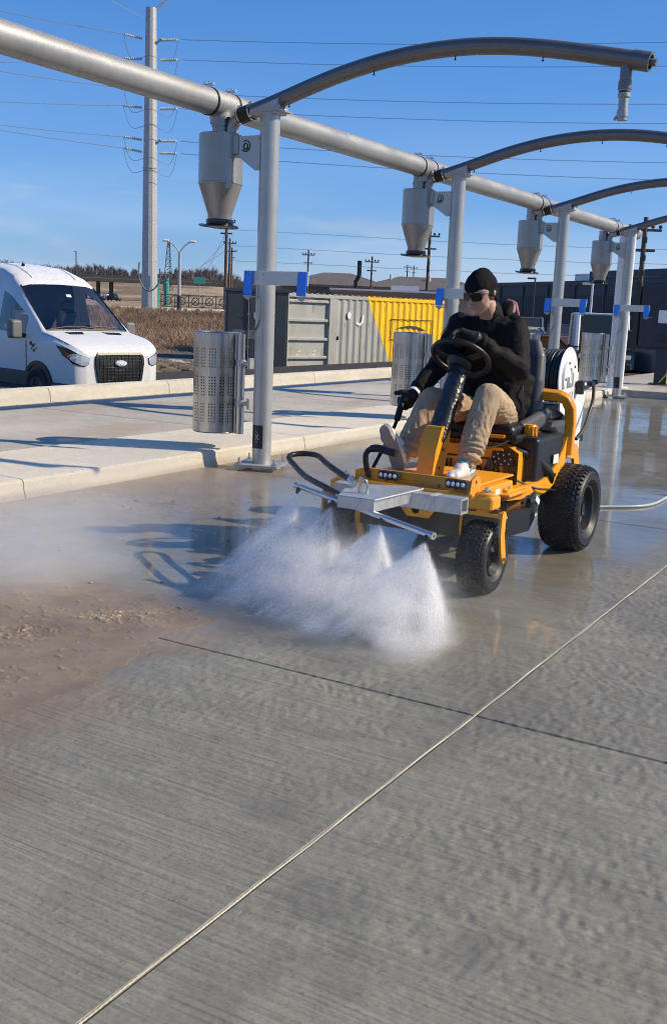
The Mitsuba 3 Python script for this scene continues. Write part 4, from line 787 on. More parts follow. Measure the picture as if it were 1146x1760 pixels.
# nose cap
cap0 = [[gidx(0, j), gidx(0, j+1), len(gv)] for j in range(grid.shape[1]-1)]+[[gidx(0, grid.shape[1]-1), gidx(0, 0), len(gv)]]
nose = tm(np.vstack([gv, [[-.03, 0, .66]]]), cap0)
bm = cat(sub(body), nose); bm.merge_vertices()
bm = bm.subdivide()
bdk = obj('body', vt(bm), 'm_vanwhite', 40, va)
obj('windscreen', vt(sub(ws)), 'm_glass', 40, va)
obj('side_window', vt(sub(sw_l)), 'm_glass', 40, va); obj('side_window', vt(sub(sw_r)), 'm_glass', 40, va)
def cast_patch(poly, y0, z0, d, off, res=.02):
    "drapes a polygon, given as (y, z) seen from the front, onto the van's body"
    P = sg.Polygon(poly) if not hasattr(poly, 'geom_type') else poly
    m = trimesh.creation.extrude_polygon(P, .001); m = m.subdivide_to_size(res*2); v = m.vertices; top = v[:, 2] > .0005
    tri = full.triangles
    keep = tri[..., 0].min(1) < 1.6; tri = tri[keep]
    o = np.c_[np.full(len(v), -1.0), v[:, 0], v[:, 1]]; dd = np.array([1., 0, 0])
    e1, e2 = tri[:, 1]-tri[:, 0], tri[:, 2]-tri[:, 0]; pv = np.cross(dd, e2); det = (e1*pv).sum(1); det = np.where(abs(det) < 1e-12, 1e-12, det)
    xs_ = np.full(len(v), np.nan)
    for i, oo in enumerate(o):
        tv = oo-tri[:, 0]; u_ = (tv*pv).sum(1)/det; qv = np.cross(tv, e1); w_ = (qv@dd)/det; t = (e2*qv).sum(1)/det
        ok = (u_ > -1e-6) & (w_ > -1e-6) & (u_+w_ < 1+1e-6)
        if ok.any(): xs_[i] = -1+t[ok].min()
    xs_ = np.where(np.isnan(xs_), np.nanmax(xs_), xs_)
    return tm(np.c_[xs_-np.where(top, off, -.01), v[:, 0], v[:, 1]], m.faces)
full = bm
gr_ = sg.Polygon([(-.44, 1.0), (.44, 1.0), (.485, .92), (.49, .80), (.45, .56), (.41, .44), (-.41, .44), (-.45, .56), (-.49, .80), (-.485, .92)])
g_ = obj('grille', vt(cast_patch(gr_, 0, 0, 0, .012)), 'm_black', 30, va)
fr = gr_.buffer(.005).difference(gr_.buffer(-.045)); obj('grille_frame', vt(cast_patch(fr, 0, 0, 0, .035)), 'm_black', 30, g_)
bars = []
for z in np.arange(.53, .96, .055): bars.append(sg.box(-.5, z-.007, .5, z+.007))
for y in np.arange(-.42, .43, .075): bars.append(sg.box(y-.007, .5, y+.007, .97))
from shapely.ops import unary_union
mb = unary_union(bars).intersection(gr_.buffer(-.04)).difference(sg.Point(0, .80).buffer(.02))
obj('grille_mesh', vt(cast_patch(mb, 0, 0, 0, .026, .05)), 'm_cabinet0', 30, g_)
ell = sg.Point(0, 0).buffer(1, quad_segs=12)
from shapely import affinity
e1_ = affinity.translate(affinity.scale(ell, .118, .052), 0, .82); eo = obj('badge', vt(cast_patch(e1_, 0, 0, 0, .050)), 'm_zinc', 30, va)
e2_ = affinity.translate(affinity.scale(ell, .104, .042), 0, .82); obj('badge_field', vt(cast_patch(e2_, 0, 0, 0, .056)), 'm_galvbright', 30, eo)
tx = meshkit.text_mesh('Ford', .05, .004, True); tv = np.asarray(tx.vertices); c = (tv.max(0)+tv.min(0))/2
tx.vertices = np.c_[-.105-(tv[:, 2]-c[2]), (tv[:, 0]-c[0])*-1., .82+(tv[:, 1]-c[1])]; obj('badge_script', vt(tx), 'm_sticker', False, eo)
for s in (1, -1):
    hl = sg.Polygon([(s*.60, .90), (s*.62, .80), (s*.70, .76), (s*.86, .80), (s*.945, .94), (s*.965, 1.10), (s*.93, 1.07), (s*.80, .98)])
    h_ = obj('headlight', vt(cast_patch(hl, 0, 0, 0, .012)), 'm_blackgloss', 30, va)
    le = affinity.rotate(affinity.translate(affinity.scale(ell, .175, .085), s*.745, .875), s*22, origin='centroid').intersection(hl.buffer(-.008))
    obj('lens', vt(cast_patch(le, 0, 0, 0, .020)), 'm_lens', 30, h_)
    am = sg.Polygon([(s*.885, .86), (s*.925, .94), (s*.94, 1.03), (s*.90, .97)]); obj('marker', vt(cast_patch(am, 0, 0, 0, .018)), 'm_amber', 30, h_)
    w0 = []
    for k, (x, r) in enumerate(((1.0, .35),)):
        a = np.linspace(-.15, math.pi+.15, 24); po = [(x+(.46)*math.cos(t), .37+.44*math.sin(t)) for t in a]; pi_ = [(x+.39*math.cos(t), .37+.37*math.sin(t)) for t in a[::-1]]
        obj('wheel_arch', vt(plate(po+pi_, .03, (0, s*.995, 0), (1, 0, 0), (0, 0, 1))), 'm_black', 30, va)
        obj('arch_liner', vt(lathe([(.0, 0), (.385, 0), (.385, .012), (0, .012)], 28, (x, s*.985, .37), (0, s, 0))), 'm_black', 30, va)
        wk = obj('wheel', vt(lathe([(.20, -.09), (.30, -.11), (.345, -.08), (.35, 0), (.345, .08), (.30, .11), (.20, .09)], 36, (x, s*.93, .35), (0, 1, 0))), 'm_rubber', 40, va)
        obj('rim', vt(lathe([(0, .06), (.06, .06), (.08, .03), (.17, .05), (.20, .085), (.205, .06), (.20, 0), (0, 0)], 28, (x, s*.93, .35), (0, s, 0))), 'm_zinc', 40, wk)
    obj('bumper_corner', vt(box((.50, s*.975, .36), (.9, .06, .22), .02)), 'm_darkgrey', 30, va)
    arm = from_m3(m3.Manifold.batch_hull([m3.Manifold.sphere(.05, 16).translate([x, y, z]) for x in (1.36, 1.46) for y in (s*1.13, s*1.24) for z in (1.22, 1.44)]))
    mh = obj('mirror', vt(arm), 'm_midgrey', 40, va); obj('mirror_arm', vt(box((1.44, s*1.04, 1.22), (.10, .22, .07), .02)), 'm_black', 30, mh)
    vents = sg.Polygon([(s*.20, -.03), (s*.58, -.03), (s*.54, .12), (s*.25, .12)])
    m = trimesh.creation.extrude_polygon(vents, .006); v = m.vertices.copy(); xx = .80-v[:, 1]*1.0+.0; zz = vtop(xx)+v[:, 2]+.004-.02*(np.abs(v[:, 0])/.8)**2; obj('bonnet_vent', vt(tm(np.c_[xx, v[:, 0], zz], m.faces)), 'm_black', 30, va)
for s in (1, -1): obj('bonnet_seam', vt(tube([(x, s*float(vsec(x)[7][0]), float(vsec(x)[7][1])+.001) for x in np.linspace(.20, .95, 10)], .006, 5)), 'm_darkgrey', 30, va)
# door line, trim and seams on the right side
for s in (1, -1):
    for xx in (1.36, 2.42): obj('door_seam', vt(tube([(xx, s*1.0, .5), (xx, s*.998, 1.14)], .006, 5)), 'm_darkgrey', 30, va)
    obj('side_moulding', vt(box((2.6, s*1.0, .46), (3.0, .04, .30), .015)), 'm_darkgrey', 30, va)
    obj('roof_rib', vt(tube([(2.05+.18*k, s*.45, float(vtop(2.05+.18*k))+.002) for k in range(8)], .008, 6)), 'm_vanwhite', 40, va)
    obj('paint_spatter', vt(cat([lathe([(0, 0), (r, 0), (r, .004), (0, .004)], 8, (x, s*1.002, z), (0, s, 0)) for x, z, r in ((1.02, 1.02, .018), (1.10, .98, .025), (1.13, 1.06, .03), (1.18, 1.01, .016), (1.06, 1.09, .014), (1.20, 1.10, .035))])), 'm_black', False, va)
    labels['%s__paint_spatter%s' % (va, '' if s == 1 else '_001')] = {'kind': 'stuff', 'label': 'dark spatter on the wing'}
pil = obj('screen_seal', vt(cat(*[tube([(x, s*(float(vsec(x)[9][0])), float(vsec(x)[9][1])) for x in np.linspace(.97, 1.93, 10)], .014, 6) for s in (1, -1)], tube([(.965, y, float(vtop(.965))-.02*(y/.85)**2) for y in np.linspace(-.82, .82, 9)], .02, 6))), 'm_black', 40, va)
# interior
obj('dashboard', vt(cat(box((1.32, 0, 1.12), (.55, 1.75, .20), .05), box((1.30, 0, 1.235), (.42, 1.6, .04), .015))), 'm_darkgrey', 30, va)
for k, (x, y, w, c) in enumerate(((1.18, .12, .16, 'm_sticker'), (1.22, -.08, .22, 'm_sticker'), (1.12, -.45, .26, 'm_sticker'), (1.2, -.62, .15, 'm_white'), (1.25, .55, .10, 'm_sticker'), (1.16, .40, .12, 'm_sticker'))):
    obj('paper', vt(obox((x, y, 1.27), (1, .3*k-1, 0), (0, 1, .2), (w*.7, w, .012))), c, False, va)
obj('bulkhead', vt(box((2.75, 0, 1.35), (.04, 1.7, 1.7))), 'm_darkgrey', False, va)
for y in (.48, -.48): obj('seat', vt(cat(box((2.35, y, 1.28), (.16, .50, .72), .06), box((2.36, y, 1.74), (.10, .26, .20), .05))), 'm_black', 40, va)
obj('cab_steering_wheel', vt(tube([np.array([1.72, -.45, 1.26])+.19*(math.cos(a)*np.array([0, 1, 0])+math.sin(a)*np.array([.5, 0, .86])) for a in np.arange(28)*2*math.pi/28], .016, 8, True)), 'm_black', 40, va)
obj('wiper', vt(cat(tube([(.97, .15, 1.36), (1.02, -.25, 1.40), (1.03, -.66, 1.39)], .011, 6), tube([(.97, .75, 1.35), (1.02, .35, 1.40), (1.03, -.02, 1.40)], .011, 6))), 'm_black', 40, va)
obj('screen_sticker', vt(obox((1.70, -.08, 1.93), (.64, 0, .77), (0, 1, 0), (.06, .10, .003))), 'm_sticker', False, va)
obj('roof_marker', vt(ball((2.62, .30, 2.46), (.05, .03, .03), 1)), 'm_black', 40, va)
# ---------------------------------------------------------------- shipping container
co = thing('shipping_container', 'long grey shipping container painted yellow at one end behind the kerb', 'container')
A_, B_ = np.array([26.6, 17.56]), np.array([33.96, 15.20]); cu_ = unit(np.r_[B_-A_, 0]); cn = np.array([cu_[1], -cu_[0], 0.])
CL = float(np.linalg.norm(B_-A_)); CZ0, CZ1 = -.66, 1.93
def cp(s, o, z): return np.array([A_[0], A_[1], 0])+cu_*s+cn*o+np.array([0, 0, z])
def cont_col(p, n, uv):
    s = (p.x-float(A_[0]))*float(cu_[0])+(p.y-float(A_[1]))*float(cu_[1])
    edge = 3.36+(1.93-p.z)*.56
    g = fbm(p.x*3, p.y*3, p.z*1.2, 3)
    grey = mi.Color3f(0.40, 0.40, 0.365)*(0.85+0.3*g); yel = mi.Color3f(0.93, 0.56, 0.01)*(0.9+0.2*g)
    c = dr.select(s > edge, yel, grey)
    return mix(c, (0.22, 0.15, 0.09), 0.5*smoothstep(0.62, 0.8, fbm(p.x*5, p.y*5, p.z*2, 4)))
mat('m_container', proc(cont_col), 0.5)
def cbox(s0, s1, o0, o1, z0, z1, ch=.006): return obox((cp(s0, o0, z0)+cp(s1, o1, z1))/2, cu_, cn, (abs(s1-s0), abs(o1-o0), abs(z1-z0)), ch)
# corrugated wall from s = 2.05 to the far end
pitch, dep = .278, .036
pts, s = [], 2.08
while s < CL-.14:
    pts += [(s, 0), (s+.072, 0), (s+.14, -dep), (s+.212, -dep)]; s += pitch
pts = [(min(a, CL-.12), b) for a, b in pts]
poly = pts+[(pts[-1][0], -dep-.05), (pts[0][0], -dep-.05)]
m = trimesh.creation.extrude_polygon(sg.Polygon(poly).buffer(0), CZ1-CZ0-.28); M = np.eye(4); M[:3, 0], M[:3, 1], M[:3, 2], M[:3, 3] = cu_, cn, [0, 0, 1], cp(0, -.012, CZ0+.14)
m.apply_transform(M); obj('corrugated_wall', m, 'm_container', False, co)
obj('roof', cbox(0, CL, -2.40, -.02, CZ1-.08, CZ1-.03), 'm_container', False, co)
roofw = [cbox(.3+.24*k, .40+.24*k, -.10, -.005, CZ1-.03, CZ1-.002, .008) for k in range(int((CL-.6)/.24))]
obj('roof_corrugation', cat(roofw), 'm_container', False, co); labels[co+'__roof_corrugation'] = {'kind': 'stuff'}
obj('top_rail', cbox(.1, CL-.1, -.06, .006, CZ1-.14, CZ1-.045), 'm_container', False, co)
obj('bottom_rail', cbox(.1, CL-.1, -.08, .006, CZ0, CZ0+.14), 'm_container', False, co)
for s0, s1 in ((0, .16), (CL-.14, CL)):
    obj('corner_post', cbox(s0, s1, -.16, .008, CZ0, CZ1-.10), 'm_container', False, co)
    for z in (CZ0, CZ1-.11): obj('corner_casting', cbox(s0-.01, s1+.02, -.18, .018, z-.01, z+.12), 'm_container', False, co)
obj('casting_hole', cbox(.04, .11, -.1, .022, CZ1-.085, CZ1-.02), 'm_black', False, co)
obj('recess_panel', cbox(.16, 1.86, -.14, -.12, CZ0+.14, CZ1-.14), 'm_container', False, co)
for z in (-.08, .48, 1.05, 1.63): obj('panel_rib', cbox(.16, 1.80, -.125, -.035, z, z+.10, .02), 'm_container', False, co)
obj('mid_post', cbox(1.80, 2.08, -.14, -.002, CZ0+.14, CZ1-.14), 'm_container', False, co)
obj('lock_bolt', cbox(2.14, 2.19, -.01, .03, .52, .64), 'm_black', False, co)
for s0, z0 in ((.62, .05), (.70, .16), (1.28, .05), (1.32, .17), (.9, -.05)): obj('weld_stub', obox(cp(s0, -.11, z0), cu_+np.array([0, 0, .6]), cn, (.10, .02, .02)), 'm_sticker', False, co)
obj('far_side', cbox(.02, CL-.02, -2.44, -2.40, CZ0, CZ1-.08), 'm_container', False, co)
obj('end_wall', cbox(CL-.05, CL-.01, -2.40, -.16, CZ0, CZ1-.1), 'm_container', False, co)
obj('open_end', cbox(.30, .33, -2.40, -.16, CZ0, CZ1-.1), 'm_black', False, co)
obj('floor', cbox(.05, CL-.05, -2.40, -.08, CZ0+.02, CZ0+.12), 'm_darkgrey', False, co)
lg = []
ro = sg.box(4.5, .60, 6.45, 1.18).buffer(.05); ro = ro.difference(ro.buffer(-.022))
def onwall(P2, th, key, mt):
    m = plate(P2, th, cp(0, .004, 0), cu_, (0, 0, 1)); return obj(key, m, mt, False, co)
onwall(ro, .012, 'logo_outline', 'm_black')
onwall(sg.Polygon([(4.75, .93), (5.0, .99), (5.35, 1.03), (5.7, 1.01), (5.95, .95), (6.2, .86), (5.95, .89), (5.7, .93), (5.4, .955), (5.05, .95)]), .012, 'logo_swoosh', 'm_darkgrey')
for k, (a, h) in enumerate(((4.75, .17), (4.93, .12), (5.08, .17), (5.3, .14), (5.5, .14), (5.72, .10))):
    onwall(sg.Polygon([(a, .66), (a+.06, .66), (a+.06+h*.5, .66+h), (a+h*.5, .66+h)]), .012, 'logo_letter', 'm_black')
onwall(affinity.translate(affinity.scale(ell, .075, .11), 2.62, 1.30), .014, 'paint_patch', 'm_sticker')
onwall(sg.LineString([(3.22, 1.28), (3.20, 1.12), (3.10, 1.02), (2.96, 1.05)]).buffer(.035), .014, 'paint_hook', 'm_sticker')
# dark cabinet left of it
cb = thing('utility_cabinet', 'dark grey metal cabinet with pale arrow stickers left of the container', 'cabinet')
D0, du_ = np.array([23.9, 17.75, 0.]), unit([.62, -.78, 0]); dn = np.array([du_[1], -du_[0], 0.])
def dp(s, o, z): return D0+du_*s+dn*o+np.array([0, 0, z])
def dbox(s0, s1, o0, o1, z0, z1, ch=.008): return obox((dp(s0, o0, z0)+dp(s1, o1, z1))/2, du_, dn, (s1-s0, o1-o0, z1-z0), ch)
mat('m_cabinet', worn((0.055, 0.062, 0.068), .2, 4), 0.45)
obj('housing', dbox(0, 1.75, -1.2, 0, -.5, 1.86), 'm_cabinet', False, cb)
obj('lid', dbox(-.04, 1.79, -1.24, .04, 1.86, 1.95), 'm_cabinet', False, cb)
for a, b in ((.05, .60), (.66, 1.70)): obj('door', dbox(a, b, 0, .03, -.4, 1.78), 'm_cabinet', False, cb)
obj('lock_rod', cat(rod(dp(.63, .05, -.4), dp(.63, .05, 1.78), .018, 8), *[dbox(.59, .67, .03, .07, z, z+.06) for z in (.3, 1.2)]), 'm_midgrey', 30, cb)
obj('label_panel', dbox(.2, .95, .03, .038, .55, .80), 'm_midgrey', False, cb)
def dplate(P2, key, mt): return obj(key, plate(P2, .008, dp(0, .036, 0), du_, (0, 0, 1)), mt, False, cb)
dplate(sg.Polygon([(.78, 1.32), (.85, 1.25), (.92, 1.32), (.99, 1.25), (1.06, 1.32), (1.06, 1.15), (.92, .98), (.78, 1.15)]), 'arrow_sticker', 'm_galvbright')
for z in (.43, .28): dplate(sg.Polygon([(.92, z+.09), (1.0, z), (.92, z-.09), (.84, z)]).difference(sg.Polygon([(.92, z+.06), (.97, z), (.92, z-.06), (.87, z)])), 'warning_sticker', 'm_galvbright')
dplate(sg.box(.36, 1.16, .50, 1.19), 'green_plate', mat('m_green', (0.01, .12, .08), .4) or 'm_green')
# ---------------------------------------------------------------- far things
def gz(x, y): return float(ground_z(x, y))
mat('m_polegalv', worn((0.45, 0.46, 0.46), .08, .6), 0.5, 0.2)
mat('m_wood', worn((0.15, 0.11, 0.08), .25, 2.), 0.9)
mat('m_wire', (0.13, 0.15, 0.18), 0.5)
mat('m_wirelight', (0.55, 0.57, 0.6), 0.4, 0.5)
mat('m_insulator', (0.55, 0.60, 0.56), 0.3)
pp_ = thing('transmission_pole', 'tall grey steel transmission pole standing in the weedy field', 'utility pole')
PB = np.array([47.75, 41.0, .9])
m = lathe([(0, -1.0), (.50, -1.0), (.47, .0), (.405, 8.05), (.44, 8.05), (.44, 8.12), (.40, 8.12), (.30, 16.6), (0, 16.6)], 12, PB); obj('shaft', m, 'm_polegalv', False, pp_)
obj('tip_arm', rod(PB+[0, 0, 16.3], PB+[.9, -1.1, 17.6], .06, 8), 'm_polegalv', 30, pp_)
vr = np.array([math.sin(math.radians(40.6)), -math.cos(math.radians(40.6)), 0])     # along the line of sight's right
obj('cable_clamp', cat(*[tube(spline([PB+vr*a+np.array([-.5, -.4, 1.9+b]) for a, b in ((-.55, .9), (-.5, -.2), (0, -.7), (.5, -.3), (.6, .6))], 16), .05, 6)]), 'm_wire', 40, pp_)
att = [14.95, 13.90, 12.15, 11.32, 9.58, 8.92]
rig = [(60.94, 15.98, 17.4), (60.97, 15.86, 16.17), (61.02, 15.68, 14.19), (61.04, 15.58, 13.16), (61.09, 15.39, 11.09), (61.11, 15.3, 10.16)]
lef = [(42.1, 46.85, 17.1), (42.1, 46.85, 14.4), (42.1, 46.86, 14.0), (42.1, 46.86, 12.4), (42.1, 46.86, 11.2), (42.1, 46.87, 10.95)]
def wire(a, b, sag, n=24):
    t = np.linspace(0, 1, n)[:, None]; p = np.asarray(a)*(1-t)+np.asarray(b)*t; p[:, 2] -= 4*sag*(t*(1-t))[:, 0]; return p
ords = ['uppermost', 'second', 'third', 'fourth', 'fifth', 'lowest']
for k, (z, r_, l_) in enumerate(zip(att, rig, lef)):
    s = .55 if k % 2 == 0 else .5
    P0 = PB+np.array([0, 0, z]); Rr = np.array(r_); Ll = np.array(l_); d = unit(Rr-P0); a0 = P0+vr*.42; a1 = a0+d*1.3
    if k % 2 == 0: obj('bracket_arm', rod(P0-[0, 0, .45], P0+vr*.55+np.array([-.2, -.2, .05]), .07, 8), 'm_polegalv', 30, pp_)
    n_ = 9; prof = [(0, 0)]+[(r, i*.11+o) for i in range(n_) for r, o in ((.04, 0.), (.085, .03), (.085, .06), (.04, .09))]+[(0, 1.0)]
    obj('insulator', lathe(prof, 8, a0+d*.1, d), 'm_insulator', 30, pp_)
    dl = unit(Ll-P0); obj('insulator', lathe(prof, 8, P0-vr*.38+dl*.1, dl), 'm_insulator', 30, pp_)
    obj('jumper', tube(spline([a0+d*1.1, P0+vr*.9+np.array([-.3, -.3, -1.3]), P0+np.array([-.55, -.5, -1.0]), P0-vr*.9+np.array([-.3, -.3, -1.2]), P0-vr*.4+dl*1.1], 24), .013, 5), 'm_wire', 40, pp_)
    w_ = thing('power_line', f'{ords[k]} of the dark power lines running right from the steel pole', 'power line')
    obj('wire', tube(wire(a1, P0+(Rr-P0)*2.2, .9), .014, 5), 'm_wire', 60, w_)
    w_ = thing('power_line', f'{ords[k]} of the sunlit power lines running left from the steel pole', 'power line')
    obj('wire', tube(wire(P0-vr*.38+dl*1.1, P0+(Ll-P0)*4, .7), .020, 5), 'm_wirelight', 60, w_)
w_ = thing('power_line', 'thin sunlit wire rising left from the very tip of the steel pole', 'power line'); obj('wire', tube(wire(PB+[-.2, 0, 15.9], (40, 46, 20.5), .2), .016, 5), 'm_wirelight', 60, w_)
# wooden poles
wpos = [('wooden utility pole nearest the dark cabinet, crowded with fittings', 64.2, 47.75, 8.0, .15), ('middle wooden pole of the three behind the first vacuum post', 88.4, 65.3, 8.2, .14), ('shortest wooden pole of the three behind the first vacuum post', 112.7, 82.9, 8.9, .15),
        ('thin wooden pole behind the left end of the hip roofs', 93.0, 58.7, 7.4, .11), ('wooden pole between the two hip-roofed buildings', 87.6, 48.25, 6.5, .11), ('left one of two tiny poles beyond the hip roofs', 178.3, 90.6, 10.3, .14), ('right one of two tiny poles beyond the hip roofs', 178.8, 89.5, 10.2, .14),
        ('dark leaning wooden pole right beside the rider\'s beanie', 63.0, 30.5, 6.9, .13), ('brown wooden pole rising at the right edge behind the last post', 43.5, 11.5, 5.6, .13)]
for lb, x, y, zt, r in wpos:
    k = thing('wooden_pole', lb, 'utility pole', 'wooden utility poles'); z0 = gz(x, y)-.3
    obj('shaft', tube([(x, y, z0), (x, y, zt)], [r, r*.72], 8), 'm_wood', 40, k)
    obj('crossarm', cat(*[obox((x, y, zt-h), (.45, -.9, 0), (0, 0, 1), (w, .10, .12)) for h, w in ((.5, 1.3), (1.3, .9))]), 'm_wood', False, k)
    obj('fitting', cat(*[box((x-.12, y-.1, zt-h), (.10, .10, .22)) for h in (.25, .9, 1.6, 2.2, 2.7)], *[ball((x+.45*t, y-.9*t, zt-.36), .08, 1) for t in (-.6, -.3, .3, .6)]), 'm_darkgrey', False, k); labels[k+'__fitting'] = {'kind': 'stuff'}
fws = [((64.2, 47.8, 7.0), (69.2, 40.15, 6.9), (77.7, 18.9, 6.62)), ((64.2, 47.8, 5.85), (69.2, 40.1, 5.75), (77.7, 18.9, 5.6)), ((64.2, 47.8, 4.75), (69.2, 40.1, 4.72), (77.7, 18.9, 4.7))]
for k, (a, b, c) in enumerate(fws):
    w_ = thing('distribution_wire', f'{("upper", "middle", "lower")[k]} of the three level wires crossing low above the roofs', 'power line')
    obj('wire', tube(np.vstack([wire(a, b, .0, 4)[:-1], wire(b, c, .12, 12), wire(c, np.array(c)+(np.array(c)-b)*.8, .1, 8)[1:]]), .013, 5), 'm_wire', 60, w_)
for k, (q, r) in enumerate((((62.5, 49.2, 2.3), (64.2, 47.7, 6.9)), ((61.4, 50.2, 2.2), (64.2, 47.7, 6.2)), ((60.5, 51.0, 2.2), (64.2, 47.7, 5.5)))):
    w_ = thing('guy_wire', f'{("rightmost", "middle", "leftmost")[k]} of the thin guy wires slanting down from the wooden pole', 'guy wire'); obj('wire', rod(q, r, .012, 5), 'm_wire', 40, w_)
# street lamp
sl_ = thing('street_lamp', 'double-armed silver street lamp beside the ornamental railing', 'street lamp'); L0 = np.array([54.33, 44.14, 0.]); lz = gz(L0[0], L0[1])
obj('pole', tube([L0+[0, 0, lz-.2], L0+[0, 0, 4.75]], [.13, .08], 10), 'm_polegalv', 40, sl_)
obj('base_wrap', tube([L0+[0, 0, lz-.2], L0+[0, 0, lz+1.1]], .16, 10), 'm_darkgrey', 40, sl_)
lv = unit([math.sin(math.radians(39.1)), -math.cos(math.radians(39.1)), 0])
for s, w in ((-1, .78), (1, .72)):
    e = L0+lv*s*w+np.array([0, 0, 5.42]); obj('arm', tube(spline([L0+[0, 0, 4.65], L0+lv*s*w*.35+np.array([0, 0, 5.05]), e], 10), .045, 8), 'm_polegalv', 40, sl_)
    obj('lamp_head', from_m3(m3.Manifold.batch_hull([m3.Manifold.sphere(.08, 10).translate(list(map(float, e+lv*s*q))) for q in (-.02, .26)])), 'm_white', 40, sl_)
for lb, x, y, zt, hd in (('slim pale lamp post in front of the dark warehouse', 57.3, 17.72, 3.4, 1), ('dark lamp post in the shade left of the warehouse step', 76, 27.9, 4.35, 1), ('faint lamp post standing at the far bridge', 200, 196, 13.5, 0)):
    k = thing('lamp_post', lb, 'lamp post'); z0 = gz(x, y); obj('pole', tube([(x, y, z0-.2), (x, y, zt)], [.09+.1*(x > 100), .06+.06*(x > 100)], 8), 'm_white' if x < 60 else 'm_darkgrey', 40, k)
    obj('lamp_head', box((x-.15, y+.2, zt), (.35, .6, .12), .03), 'm_white' if x < 60 else 'm_darkgrey', 30, k)
# lattice mast
lm = thing('lattice_mast', 'distant lattice radio mast above the bare trees', 'radio mast'); B3 = np.array([308., 255.3, 0.]); z0, z1 = 6., 23.8; seg = []
cor = [np.array([math.cos(a), math.sin(a), 0]) for a in (0.4, 2.5, 4.6)]
W_ = lambda z: 1.7*(1-(z-z0)/(z1-z0))+.45
zz = np.linspace(z0, z1, 9)
for i in range(8):
    for k in range(3):
        a, b = B3+cor[k]*W_(zz[i])+[0, 0, zz[i]], B3+cor[k]*W_(zz[i+1])+[0, 0, zz[i+1]]; c = B3+cor[(k+1) % 3]*W_(zz[i+1])+[0, 0, zz[i+1]]; e = B3+cor[(k+1) % 3]*W_(zz[i])+[0, 0, zz[i]]
        seg += [rod(a, b, .13, 4), rod(a, c, .09, 4), rod(a, e, .08, 4)]
obj('lattice', cat(seg), 'm_midgrey', False, lm); obj('antenna', cat(*[rod(B3+[dx, 0, z1-2], B3+[dx, 0, z1+.5], .16, 5) for dx in (-.6, 0, .6)]), 'm_midgrey', False, lm)
# ornamental railing
rl_ = thing('ornamental_railing', 'dark ornamental railing with rings and crosses in the field', 'railing'); R0, R1 = np.array([57.42, 48.24, 0]), np.array([60.36, 44.51, 0.]); ru = unit(R1-R0); RLn = np.linalg.norm(R1-R0); zb, zt = gz(58.5, 46.5)+.35, gz(58.5, 46.5)+1.15
nb = 5
obj('rail', cat(*[rod(R0+[0, 0, z], R1+[0, 0, z], .03, 6) for z in (zb, zt)]), 'm_darkgrey', 30, rl_); labels[rl_+'__rail'] = {'kind': 'stuff'}
for k in range(nb+1): obj('post', rod(R0+ru*RLn*k/nb+[0, 0, zb-.4], R0+ru*RLn*k/nb+[0, 0, zt+.06], .04, 6), 'm_darkgrey', 30, rl_)
for k in range(nb):
    a, b = R0+ru*RLn*(k+.06)/nb, R0+ru*RLn*(k+.94)/nb; c = (a+b)/2+[0, 0, (zb+zt)/2]
    obj('cross', cat(rod(a+[0, 0, zb], b+[0, 0, zt], .026, 5), rod(a+[0, 0, zt], b+[0, 0, zb], .026, 5)), 'm_darkgrey', 30, rl_)
    obj('ring', tube([c+.25*(math.cos(t)*ru+math.sin(t)*np.array([0, 0, 1])) for t in np.arange(18)*2*math.pi/18], .035, 6, True), 'm_darkgrey', 40, rl_)
struct('far_path'); m = cat(*[box((x, y, gz(x, y)+.12), (1.6, 1.6, .3)) for x, y in zip(np.linspace(50.5, 63, 14), np.linspace(47.0, 43.0, 14))]); obj('far_path', m, 'm_kerb', False)
mat('m_tealpaint', (.06, .30, .26), .5)
for k, (x, y) in enumerate(((76.32, 64.62), (76.87, 63.96))):
    t = thing('teal_bollard', ('left' if k == 0 else 'right')+' one of two teal pillars beside the steel pole', 'bollard', 'teal pillars'); z0 = gz(x, y); obj('pillar', lathe([(0, z0-.2), (.26, z0-.2), (.26, 3.3), (.2, 3.36), (.2, 3.5), (.26, 3.55), (.26, 3.7), (0, 3.7)], 10, (x, y, 0)), 'm_tealpaint', 30, t)
t = thing('road_sign', 'small green road sign on the far slope', 'road sign'); obj('board', obox((118.2, 92.4, 4.75), (.62, -.78, 0), (0, 0, 1), (1.6, .9, .06)), 'm_tealpaint', False, t); obj('post', cat(rod((118.3, 92.5, 2.0), (118.3, 92.5, 4.4), .07, 6)), 'm_polegalv', 30, t)
# bridge
br = thing('road_bridge', 'long low road bridge on piers at the foot of the far trees', 'bridge'); G0, G1 = np.array([225., 268, 0]), np.array([300., 185, 0]); bu_ = unit(G1-G0); BL = np.linalg.norm(G1-G0); gc = (G0+G1)/2
mat('m_bridge', worn((.085, .08, .078), .2, .3), .9)
obj('deck', obox(gc+[0, 0, 7.9], bu_, (0, 0, 1), (BL, 1.0, 8)), 'm_bridge', False, br); obj('parapet', obox(gc+[0, 0, 8.9]-np.array([bu_[1], -bu_[0], 0])*-3.9, bu_, (0, 0, 1), (BL, .8, .3)), 'm_bridge', False, br)
for s in np.linspace(.22, .40, 6): q = G0+(G1-G0)*s; obj('pier', box((q[0], q[1], 4.5), (.9, .9, 6.4)), 'm_bridge', False, br)
